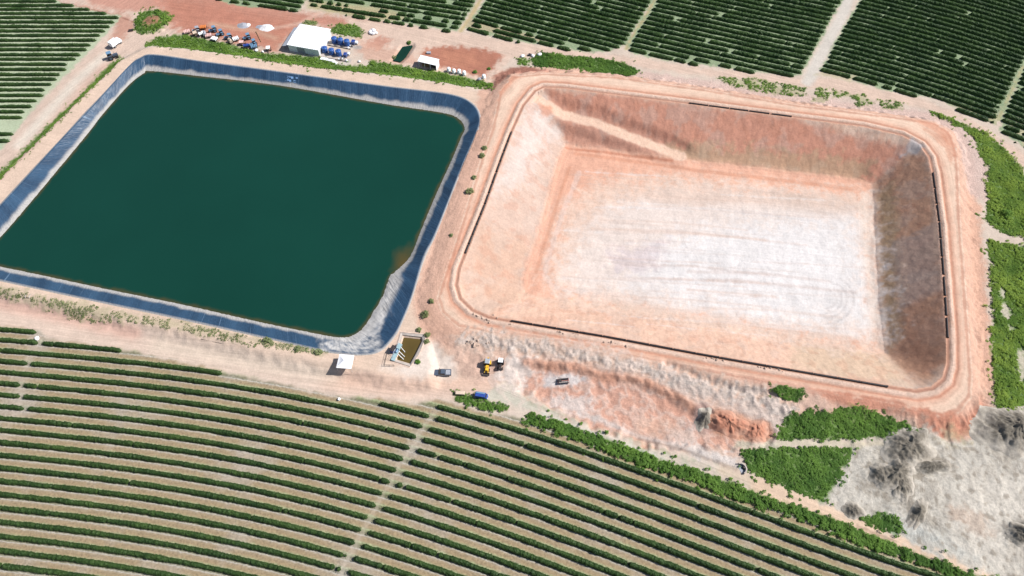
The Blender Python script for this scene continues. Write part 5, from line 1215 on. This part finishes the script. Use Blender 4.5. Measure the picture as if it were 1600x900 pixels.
for a, b, rz, lb, m_, k_ in ((293.5, 52, 20, 'faded pink implement farthest left along the grass', 'pink', 2), (306.5, 55.5, -60, 'pale yellow hopper spreader near the left end', 'cream', 0), (316, 55.5, 40, 'white sprayer right of the yellow hopper', 'white', 1), (318.5, 45, 10, 'orange seeder behind the left end of the row', 'orange', 2), (321, 56, -70, 'blue grey sprayer between white sprayer and pink one', 'grey', 1),
                             (327, 58, 15, 'faded pink seeder left of the middle', 'pink', 2), (336, 63, -20, 'white seeder flat on the ground near the grass', 'white', 2), (361, 67, -50, 'yellow sprayer in the middle of the row', 'cream', 1), (369.5, 63, 30, 'white and brown seeder right of the yellow sprayer', 'white', 2), (379, 70, 5, 'pale pink spreader right of the middle', 'pink', 0), (386, 74.5, 15, 'deep blue sprayer at the grass edge', 'dblue', 1), (398, 75, 20, 'dark blue box seeder at the right end', 'lblue', 2), (420.5, 79, -80, 'white spreader standing alone left of the shed shadow', 'white', 0)):
    implement(a, b, rz, lb, M[m_], k_)
# disc harrow on the scraped ground
hr_ = place('disc_harrow', 880, 596, 4, 'dark disc harrow lying on pale scraped ground', 'harrow'); hr_.scale = (.85, .85, .85)
MB().box(-1.9, 1.9, -.08, .08, .5, .62).box(-1.9, -1.75, -.75, .75, .5, .62).box(1.75, 1.9, -.75, .75, .5, .62).build('frame', M['red'], hr_)
for y in (-.7, .7):
    MB().tube((-1.85, y, .36), (1.85, y, .36), .06, n=8).build('axle', M['darkm'], hr_)
    for i in range(9): MB().tube((-1.75 + i * .43, y, .36), (-1.71 + i * .43, y, .36), .36, n=16).build('disc', M['darkm'], hr_)
MB().box(-1.6, -.6, -.5, .5, .63, .95).build('weight_box', M['darkm'], hr_); MB().tube((-1.9, 0, .55), (-3.1, -.1, .35), .08, n=8).build('drawbar', M['darkm'], hr_)

# pickup, van, box truck
def wheels(t_, xs, y, r, w=.24):
    for x in xs:
        for yy in (-y, y):
            q = MB().wheel(x, yy, r, w, 18).build('wheel', M['black'], t_); MB().wheel(x, yy, r * .55, w + .02, 14).build('rim', M['galv'], q, (0, 0, r * .45))
pk = place('pickup_truck', 691.8, 584, 180, 'blue grey pickup truck parked on the pale road below the pump pond', 'pickup truck')
MB().prism([(-2.5, .42), (2.42, .42), (2.5, .7), (2.4, .98), (1.1, 1.1), (-2.5, 1.1)], -.9, .9).build('body', M['carpaint'], pk, bevel=.05)
MB().add([(-.85, -.86, 1.1), (1.15, -.86, 1.1), (1.15, .86, 1.1), (-.85, .86, 1.1), (-.7, -.7, 1.74), (.42, -.7, 1.74), (.42, .7, 1.74), (-.7, .7, 1.74)], [(4, 5, 6, 7), (0, 1, 5, 4), (1, 2, 6, 5), (2, 3, 7, 6), (3, 0, 4, 7)]).build('cab', M['carpaint'], pk, bevel=.04)
MB().add([(1.12, -.74, 1.15), (1.12, .74, 1.15), (.5, .64, 1.71), (.5, -.64, 1.71)], [(0, 1, 2, 3)]).build('windshield', M['glass'], pk, (.03, 0, .02)); MB().add([(-.84, .7, 1.2), (-.84, -.7, 1.2), (-.73, -.62, 1.66), (-.73, .62, 1.66)], [(0, 1, 2, 3)]).build('rear_window', M['glass'], pk, (-.03, 0, .02))
for sy in (-1, 1): MB().add([(-.75, sy * .85, 1.16), (.92, sy * .85, 1.16), (.4, sy * .735, 1.66), (-.66, sy * .735, 1.66)], [(0, 1, 2, 3)]).build('side_window', M['glass'], pk, (0, sy * .025, 0)); MB().box(2.3, 2.47, sy * .75 - .12, sy * .75 + .12, .76, .92).build('headlight', M['white'], pk); MB().box(.8, 1.0, sy * 1.02 - .12, sy * 1.02 + .1, 1.1, 1.28).build('mirror', M['carpaint'], pk)
MB().box(-2.4, -.95, -.74, .74, 1.105, 1.13).build('bed_liner', M['gravel2'], pk); MB().box(-2.46, -.9, -.9, -.78, 1.105, 1.24).box(-2.46, -.9, .78, .9, 1.105, 1.24).box(-2.5, -2.4, -.9, .9, 1.105, 1.24).build('bed_rail', M['carpaint'], pk)
wheels(pk, (-1.55, 1.55), .82, .38)
vn = place('van', 752.5, 620, -10, 'deep blue van parked beside the verge at the corner of the near field', 'van'); vn.scale = (.85, .85, .9)
MB().prism([(-2.1, .35), (2.15, .35), (2.2, .75), (1.75, 1.1), (1.3, 1.85), (-2.0, 1.9), (-2.1, 1.7)], -.85, .85).build('body', M['dblue'], vn, bevel=.07)
MB().box(-1.9, 1.1, .25, .74, 1.9, 1.94).build('roof_glare', M['lblue'], vn, bevel=.02)  # pale blue strip paints the glare on the dark blue roof
MB().add([(1.72, -.7, 1.18), (1.72, .7, 1.18), (1.36, .65, 1.78), (1.36, -.65, 1.78)], [(0, 1, 2, 3)]).build('windshield', M['glass'], vn, (.03, 0, .02))
for sy in (-1, 1): MB().box(-1.7, 1.2, sy * .865 - .008, sy * .865 + .008, 1.2, 1.7).build('side_window', M['glass'], vn); MB().box(2.05, 2.2, sy * .6 - .12, sy * .6 + .12, .75, .92).build('headlight', M['white'], vn)
wheels(vn, (-1.35, 1.35), .78, .33)
ct = place('covered_trailer', 719, 615.5, -4, 'pale covered trailer left of the blue van', 'trailer'); ct.scale = (.62, .62, .62)
MB().box(-2.2, 2.2, -.85, .85, .6, .75).build('deck', M['darkm'], ct); MB().prism([(-2.15, .75), (2.15, .75), (2.15, 1.5), (1.9, 1.72), (-1.9, 1.72), (-2.15, 1.5)], -.85, .85).build('cover', M['cream'], ct, bevel=.08)
for x in (-.5, .5):
    for y in (-.85, .85): MB().wheel(x, y, .33, .2).build('wheel', M['black'], ct)
MB().tube((-2.2, 0, .65), (-3.2, 0, .5), .08, n=8).build('drawbar', M['darkm'], ct); MB().tube((-.8, .7, 1.7), (-.7, .9, 3.0), .03, n=6).build('aerial', M['darkm'], ct)
hb, Lb = heading((170.5, 68.5), (184.7, 57.5), 2.2)
cb_ = Vector((*P(177.8, 62.5, 2.4), 0)); cb_.z = float(zat(cb_.x, cb_.y))
bx = empty('box_truck', cb_, R(hb), 'white box truck on the dirt road near the weed ring', 'truck')
MB().box(-Lb / 2, Lb / 2 - 1.5, -1.05, 1.05, .9, 2.7, .03, .03).build('cargo_box', M['white'], bx, bevel=.04); MB().prism([(Lb / 2 - 1.45, .5), (Lb / 2, .5), (Lb / 2, 1.2), (Lb / 2 - .35, 2.1), (Lb / 2 - 1.45, 2.15)], -.95, .95).build('cab', M['white'], bx, bevel=.06)
MB().add([(Lb / 2 - .02, -.8, 1.25), (Lb / 2 - .02, .8, 1.25), (Lb / 2 - .33, .75, 2.02), (Lb / 2 - .33, -.75, 2.02)], [(0, 1, 2, 3)]).build('windshield', M['glass'], bx, (.03, 0, .01)); MB().box(-Lb / 2, Lb / 2 - .2, -.4, .4, .55, .9).build('chassis', M['darkm'], bx)
wheels(bx, (-Lb / 2 + 1.1, Lb / 2 - .8), .85, .42)

# canopy tent with its four poles
hc, Lc = heading((524, 574), (547, 577.3), 2.5); q0 = np.array([P(*p, 2.5 + 1.3) for p in ((524, 574), (547, 577.3), (555, 558.3), (534, 555.3))])
cc = q0.mean(0); zc_ = float(zat(*cc)); tn_ = empty('canopy_tent', (cc[0], cc[1], zc_), R(hc + 4), 'white square canopy tent on the road beside the reservoir corner', 'canopy tent')
hw = 2.1; cv_ = MB(); n_ = 12; vs = []; fs = []
for j in range(n_ + 1):
    for i in range(n_ + 1):
        u_ = -1 + 2 * i / n_; v_ = -1 + 2 * j / n_; q = max(abs(u_), abs(v_)); vs.append((u_ * hw, v_ * hw, 2.4 + 1.15 * (1 - q) ** 1.25 - .1 * math.cos(math.pi * min(abs(u_), abs(v_)) / max(q, .01)) * q * (1 - q)))
for j in range(n_):
    for i in range(n_): a_ = j * (n_ + 1) + i; fs.append((a_, a_ + 1, a_ + n_ + 2, a_ + n_ + 1))
cv_.add(vs, fs, False); cv_.build('canopy', M['canvas'], tn_)
MB().box(-hw, hw, -hw - .02, -hw, 2.15, 2.4).box(-hw, hw, hw, hw + .02, 2.15, 2.4).box(-hw - .02, -hw, -hw, hw, 2.15, 2.4).box(hw, hw + .02, -hw, hw, 2.15, 2.4).build('valance', M['canvas'], tn_)
for sx in (-1, 1):
    for sy in (-1, 1): MB().tube((sx * (hw - .06), sy * (hw - .06), 0), (sx * (hw - .06), sy * (hw - .06), 2.35), .05, n=8).build('pole', M['galv'], tn_)

# pump pond: rim, pump raft with pipes, rail
pr_ = empty('pond_rim', (POND_S[:, 0].mean(), POND_S[:, 1].mean(), 0), 0, 'pale concrete rim around the small brown pump pond', 'pond rim')
c0 = POND_S.mean(0); rim = MB(); q_in = (POND_S - c0) * 1.0; n_ = len(q_in); dd_ = q_in / np.hypot(*q_in.T)[:, None]
vs = []
for s_q, z in ((-.25, 1.05), (-.1, 1.95), (.75, 2.2), (.95, 1.7)): vs += [(*(q_in[i] + dd_[i] * s_q), z) for i in range(n_)]
rim.add(vs, [(k * n_ + i, (k + 1) * n_ + i, (k + 1) * n_ + (i + 1) % n_, k * n_ + (i + 1) % n_) for k in range(3) for i in range(n_)])
rim.build('coping', M['conc'], pr_); ap = MB().add([(*(q_in[i] + dd_[i] * .9), 2.12) for i in range(n_)] + [(*(q_in[i] + dd_[i] * 1.7), 1.9) for i in range(n_)], [(i, (i + 1) % n_, n_ + (i + 1) % n_, n_ + i) for i in range(n_)]); ap.build('apron', M['dirtm'], pr_)
hd, Ld = heading((613.5, 563), (626, 537), 2.6); g0 = P(613.5, 563, 2.6)
pd_ = empty('pump_platform', (g0[0], g0[1], 1.9), R(hd), 'pale blue pump platform with pipes over the small pond', 'pump platform')
MB().box(0, Ld, -.55, .55, .55, .68).build('deck', M['teal'], pd_); MB().box(Ld - 2.1, Ld - .2, -.5, .5, .685, 1.5, .05, .05).build('pump_housing', M['teal'], pd_, bevel=.05); MB().tube((Ld - 3.2, 0, 1.0), (Ld - 2.1, 0, 1.0), .32, n=14).build('motor', M['lblue'], pd_)
for x in (.2, Ld / 2, Ld - .2):
    for y in (-.45, .45): MB().tube((x, y, -.9), (x, y, .56), .06, n=6).build('leg', M['galv'], pd_)
for x, L2 in ((Ld - 1.0, 1.8), (Ld - 2.4, 2.3), (Ld * .42, 2.4)): MB().tube((x, -.5, .8), (x - .5, -L2, -.75), .09, n=8).build('suction_pipe', M['white'], pd_)
rl_ = MB()
for x in (0.1, Ld * .33, Ld * .66, Ld - .1): rl_.tube((x, .52, .68), (x, .52, 1.6), .03, n=6)
rl_.tube((.1, .52, 1.6), (Ld - .1, .52, 1.6), .03, n=6).tube((.1, .52, 1.15), (Ld - .1, .52, 1.15), .03, n=6).build('handrail', M['galv'], pd_)
kb = place('control_box', 615, 548, 62, 'dark control box on the stony ground left of the pump platform', 'control box'); MB().box(-.9, .9, -.6, .6, 0, 1.5, .03, .03).build('cabinet', M['dblue'], kb, bevel=.03); MB().box(-.98, .98, -.68, .68, 1.505, 1.6).build('lid', M['darkm'], kb); MB().box(-.3, .3, -.64, -.61, .3, 1.3).build('door', M['grey'], kb)
rb = place('rail_barrier', 601, 572, 0, 'dark tubular barrier at the lower left of the pump pond', 'barrier'); e1_ = G(606, 552) - G(601, 572); e2_ = G(616, 572.5) - G(601, 572); b_ = MB()
for e_ in (e1_, e2_):
    for z in (.5, 1.0): b_.tube((0, 0, z), (e_.x, e_.y, z + e_.z), .045, n=6)
b_.build('rail', M['darkm'], rb)
for e_ in (Vector((0, 0, 0)), e1_ * .5, e1_, e2_ * .5, e2_): MB().tube((e_.x, e_.y, -.1), (e_.x, e_.y, 1.05 + e_.z), .05, n=6).build('post', M['darkm'], rb)

# inlet chute at the left end of the near bank
a0 = G(56.5, 449); a1 = G(43, 466); dch = a1 - a0; L_ = math.hypot(dch.x, dch.y)
ch = empty('inlet_chute', (a0.x, a0.y, a0.z), math.atan2(dch.y, dch.x), 'open concrete inlet chute across the near bank of the reservoir', 'chute')
zz = dch.z
MB().add([(-1.2, -.7, -.25), (L_, -.5, zz + .02), (L_, .5, zz + .02), (-1.2, .7, -.25), (-1.2, -.7, -.1), (L_, -.5, zz + .12), (L_, .5, zz + .12), (-1.2, .7, -.1)], [(3, 2, 1, 0), (4, 5, 6, 7), (0, 1, 5, 4), (1, 2, 6, 5), (2, 3, 7, 6), (3, 0, 4, 7)]).build('floor', M['darkm'], ch)
for sy in (-1, 1):
    y0, y1 = sorted((sy * .72, sy * .95)); y2, y3 = sorted((sy * .52, sy * .72))
    MB().add([(-1.2, y0, -.3), (L_, y2, zz), (L_, y3, zz), (-1.2, y1, -.3), (-1.2, y0, .55), (L_, y2, zz + .6), (L_, y3, zz + .6), (-1.2, y1, .55)], [(3, 2, 1, 0), (4, 5, 6, 7), (0, 1, 5, 4), (1, 2, 6, 5), (2, 3, 7, 6), (3, 0, 4, 7)]).build('side_wall', M['conc'], ch)
# culvert headwall
cu = place('culvert', 1157, 733, -70, 'curved concrete culvert head beside the dirt track and weeds', 'culvert'); cu.scale = (.8, .8, .8); n_ = 14; vs = []
for i in range(n_ + 1):
    a_ = math.pi * (.02 + .96 * i / n_)
    for r_, z in ((1.55, -.3), (1.55, .95), (1.95, .95), (1.95, -.3)): vs.append((2.0 * math.cos(a_) * r_ / 1.95, r_ * math.sin(a_), z))
MB().add(vs, [(i * 4 + k, (i + 1) * 4 + k, (i + 1) * 4 + (k + 1) % 4, i * 4 + (k + 1) % 4) for i in range(n_) for k in range(4)] + [(0, 1, 2, 3), tuple(n_ * 4 + k for k in (3, 2, 1, 0))]).build('headwall', M['conc'], cu)
MB().tube((0, .9, .35), (0, 2.2, .35), .5, n=16).build('pipe_mouth', M['darkm'], cu); MB().box(-1.4, 1.4, -.4, 1.3, -.2, .06).build('sill', M['gravel2'], cu)

# painted lettering on the far liner: two lines too blurred to read
lp = G(444, 119); let = empty('painted_lettering', (0, 0, 0), 0, 'two blurred lines of pale painted lettering on the far liner', 'lettering')
def on_liner(px, t_):
    i = int(np.argmin(np.abs(RES_RIM[:, 0] - P(px, 114.5, ZR)[0]) + 10 * (RES_RIM[:, 1] < 150)))
    a_ = RES_RIM[i] + (RES_WAT[i] - RES_RIM[i]) * t_; return np.array([a_[0], a_[1], ZR + .1 + (ZW - ZR - .1) * t_ + .14])
lm = mat('pale_lettering', (112, 146, 184), .7, var=.3)
for row, (t0, t1, pxs) in enumerate(((.2, .38, np.arange(446, 464, 1.25)), (.46, .62, np.arange(445, 462, 1.25)))):
    for j, px in enumerate(pxs):
        k = random.random(); b_ = MB(); tl_, th_ = t0, t1
        w0 = .28
        c4_ = [on_liner(px, tl_), on_liner(px + w0, tl_), on_liner(px + w0, th_), on_liner(px, th_)]; b_.add(c4_, [(0, 1, 2, 3)])
        for tm in ((t0, t0 + .045) if k > .3 else (t1 - .045, t1), (((t0 + t1) / 2 - .02, (t0 + t1) / 2 + .02) if k > .5 else (t1 - .045, t1))):
            c4_ = [on_liner(px + w0, tm[0]), on_liner(px + .9, tm[0]), on_liner(px + .9, tm[1]), on_liner(px + w0, tm[1])]; b_.add(c4_, [(0, 1, 2, 3)])
        b_.build('letter', lm, let)

# dumped heaps with rills down their sides
def heap_material(name, crest, foot):
    m, n, l, b = new_mat(name)
    att = n.new('ShaderNodeAttribute'); att.attribute_name = 'spill'; geo = n.new('ShaderNodeNewGeometry')
    no = n.new('ShaderNodeTexNoise'); no.inputs['Scale'].default_value = 1.1; no.inputs['Detail'].default_value = 7; no.inputs['Roughness'].default_value = .7; l.new(geo.outputs['Position'], no.inputs['Vector'])
    f = math_node(n, l, 'ADD', att.outputs['Fac'], math_node(n, l, 'MULTIPLY', math_node(n, l, 'SUBTRACT', no.outputs[0], .5), 1.3), True)
    mx = n.new('ShaderNodeMix'); mx.data_type = 'RGBA'; mx.inputs[6].default_value = tuple(alb(crest)) + (1,); mx.inputs[7].default_value = tuple(alb(foot)) + (1,); l.new(f, mx.inputs[0])
    l.new(mx.outputs[2], b.inputs['Base Color']); b.inputs['Roughness'].default_value = .95; b.inputs['Specular IOR Level'].default_value = .1
    bp = n.new('ShaderNodeBump'); bp.inputs['Distance'].default_value = .3; bp.inputs['Strength'].default_value = .6; l.new(no.outputs[0], bp.inputs['Height']); l.new(bp.outputs[0], b.inputs['Normal'])
    return m
HEAPM = heap_material('heap_earth', (134, 126, 114), (214, 204, 190)); HEAPM2 = heap_material('heap_earth_red', (208, 146, 120), (224, 176, 152))
def earth_heap(px, py, rz, rx, ry, h, label, m_=None, rills=26):
    c = G(px, py); o_ = bpy.data.objects.new('x', None); n, rings = 120, 26
    a_, q = np.meshgrid(np.linspace(0, 2 * math.pi, n, endpoint=False), np.linspace(0, 1, rings + 1))
    ed = 1 + .34 * (fbm(np.cos(a_) * 1.1 + px, np.sin(a_) * 1.1 + py, 1.0, 2, 5) - .5) * 2
    x = rx * q * ed * np.cos(a_); y = ry * q * ed * np.sin(a_)
    rl_ = 1 - np.abs(2 * fbm(x * .55 + px, y * .55 + .6 * x * .3, 1.0, 3, int(px)) - 1)
    z = h * ((1 - np.hypot(q, .12)).clip(0) ** 1.1 * (.5 + 1.0 * fbm(x + px, y, .28, 3, int(py))) + .34 * (rl_ - .6) * (1 - q) ** .7)
    cr, sr = math.cos(R(rz)), math.sin(R(rz)); wx_, wy_ = c.x + x * cr - y * sr, c.y + x * sr + y * cr
    z = np.where(q > .98, -.12, z) + zat(wx_, wy_)
    V = np.stack([wx_ - c.x, wy_ - c.y, z - c.z], -1).reshape(-1, 3); ii_ = np.arange((rings + 1) * n).reshape(rings + 1, n); jj_ = np.roll(ii_, -1, 1)
    bpy.data.objects.remove(o_)
    o = np_mesh('earth_heap', V, np.stack([ii_[:-1], ii_[1:], jj_[1:], jj_[:-1]], -1).reshape(-1, 4), m_ or HEAPM, True); o.location = c
    add_float(o, 'spill', np.clip(1.5 * (q - .42) + .9 * (fbm(x, y, .3, 3, 9) - .5), 0, 1).ravel()); tag(o, label, 'earth heap')
for a in ((1420, 699, 20, 7.0, 6.0, 2.4, 'broad dark earth heap at the head of the grey sand, below the haul road corner'), (1400, 738, 28, 8, 3.8, 2.3, 'long dark ridged heap in the middle of the grey sand'), (1376, 741, 40, 3.6, 3.0, 1.5, 'small dark heap at the left end of the ridged heap'),
          (1410, 757, -20, 2.8, 4.6, 1.6, 'dark heap just below the long ridged heap'), (1456, 729, 4, 6.0, 1.9, 1.9, 'narrow dark heap pointing right across the sand'), (1584, 670, 0, 10, 8, 3.2, 'large dark heap at the right edge below the weed belt'), (1436, 800, 52, 5.0, 2.0, 1.4, 'slim brown heap near the lower sand'),
          (1600, 834, 0, 4.8, 3.0, 2.2, 'rounded dark heap cut by the right edge of the photo'), (1334, 797, 0, 2.8, 2.3, 1.3, 'little grey heap beside the dirt track and small weed clump')):
    earth_heap(*a)
earth_heap(1136, 662, -16, 7.5, 3.2, 2.2, 'long orange earth heap on the scraped ground', HEAPM2, 34); earth_heap(1183, 674, 0, 4.0, 2.8, 1.7, 'rounded orange earth heap at the right end of the long one', HEAPM2, 30); earth_heap(1100, 655, 60, 3.4, 2.4, 1.7, 'small dark earth heap at the left end of the long orange one', HEAPM, 24)

# black pipes laid out along the crest of the dry pond
def pipe(a, b, label, dz=.22, r=.27, grp='black pipes along the crest of the dry pond'):
    pts = []
    for q in (a, b):
        x, y = P(*q, ZP + .2)
        for _ in range(4):
            g = sdist(np.array([x, x + .1, x]), np.array([y, y, y + .1]), PIT_RIM, 20)
            if g[0] > -.45: gr = np.array([g[1] - g[0], g[2] - g[0]]) / .1; x -= gr[0] * (g[0] + .5); y -= gr[1] * (g[0] + .5)
        pts.append(Vector((x, y, float(zat(x, y)) + r)))
    p0, p1 = pts; d = p1 - p0; L_ = d.length; o_ = empty('pipe', p0, math.atan2(d.y, d.x), label, 'pipe', grp); o_.rotation_euler[1] = -math.asin(d.z / L_)
    tb = MB(); n_ = 12
    for r0, x0, x1 in ((r, 0, L_ - .35), (r * 1.18, L_ - .35, L_)): tb.tube((x0, 0, 0), (x1, 0, 0), r0, r0, n_, False)
    tb.tube((.0, 0, 0), (L_, 0, 0), r * .8, r * .8, n_, True); tb.build('pipe_wall', M['pipe'], o_)
PIPES_L = [((802, 206), (797, 221)), ((796.5, 222), (791, 236)), ((790, 238), (785, 252)), ((784.5, 253.5), (778.5, 268)), ((778, 270), (772, 285)), ((771.5, 286), (766, 301)), ((765, 303), (760, 318)), ((759.5, 319.5), (754, 335)), ((753.5, 336.5), (749, 351)), ((748.5, 352), (744, 367)), ((743.5, 368), (740, 382)), ((739.5, 383), (736.5, 397))]
PIPES_T = [((1077, 161.5), (1106, 166)), ((1108, 166.5), (1139, 170.5)), ((1141, 171), (1169, 174.5)), ((1171, 175), (1202, 178)), ((1206, 179), (1237, 182.5))]
PIPES_R = [((1455, 269), (1460, 292.5)), ((1459.7, 294), (1462.3, 317)), ((1462, 319), (1463.5, 344)), ((1463.5, 346), (1465.5, 370)), ((1466, 372), (1467.5, 399)), ((1467.5, 401), (1469, 427)), ((1469.5, 431), (1472, 460)), ((1471.5, 463), (1473.5, 491)), ((1473.5, 495), (1477, 526))]
xs_b = [799, 833, 870, 905, 942, 979, 1015, 1052, 1088, 1125, 1161, 1198, 1235, 1271, 1308, 1345, 1388]; yb = lambda x: 497.0 + (x - 799) * .1725
PIPES_B = [((a + .8, yb(a + .8)), (b - .8, yb(b - .8) + (.6 if i % 2 else 0))) for i, (a, b) in enumerate(zip(xs_b[:-1], xs_b[1:]))]
for lst, wh in ((PIPES_L, 'down the left crest of the dry pond'), (PIPES_T, 'from the left along the far crest of the dry pond'), (PIPES_R, 'down the right crest of the dry pond'), (PIPES_B, 'from the left along the near crest of the dry pond')):
    for i, (a, b) in enumerate(lst): pipe(a, b, f'{ordinal(i)} black pipe {wh}')
pl = G(314, 530); e_ = G(377, 543) - pl; o_ = empty('irrigation_hose', pl, 0, 'thin dark hose lying on the road below the near bank', 'hose'); MB().tube((0, 0, .05), (e_.x, e_.y, .05), .06, n=6).build('hose_line', M['darkm'], o_); MB().tube((e_.x, e_.y, .05), (e_.x + .3, e_.y - .05, .05), .1, n=8).build('coupling', M['galv'], o_)

# pale stones rolled along the haul road
ST = []
for a, b, n_ in (((738, 489), (765, 503), 16), ((788, 506), (800, 508), 3), ((868, 518), (905, 524), 12), ((935, 531), (985, 541), 7), ((1085, 557), (1140, 566), 8), ((1180, 572), (1225, 580), 14), ((770, 494), (778, 497), 4)):
    for i in range(n_):
        f = random.random(); ST.append((a[0] + (b[0] - a[0]) * f + random.uniform(-1.5, 1.5), a[1] + (b[1] - a[1]) * f + random.uniform(-1.5, 1.5)))
protos = []
for i in range(4):
    mb = MB().blob((0, 0, .08), .2, .17, .16, seed=40 + i, n=8, m=5, rough=.5); me_o = mb.build('stone', M['stone']); protos.append(me_o)
for i, (a, b) in enumerate(ST):
    o = protos[i] if i < 4 else protos[i % 4].copy()
    if i >= 4: COL.objects.link(o)
    o.location = G(a, b); o.rotation_euler = (0, 0, random.uniform(0, 6)); k = random.uniform(.7, 1.7); o.scale = (k, k, k)
    tag(o, 'small pale stone beside the haul road on the near side of the dry pond', 'stone', 'pale stones along the haul road')
for i in range(18):
    a, b, r_ = random.gauss(740, 9), random.gauss(536, 4), random.uniform(.22, .5)
    o = MB().blob((0, 0, .1), r_, r_ * .7, r_ * .6, seed=70 + i, n=9, m=6, rough=.7).build('rubble_stone', M['stone'], None, G(a, b), i)
    tag(o, 'pale rubble stone on the bank above the yellow loader', 'stone', 'rubble stones above the yellow loader')
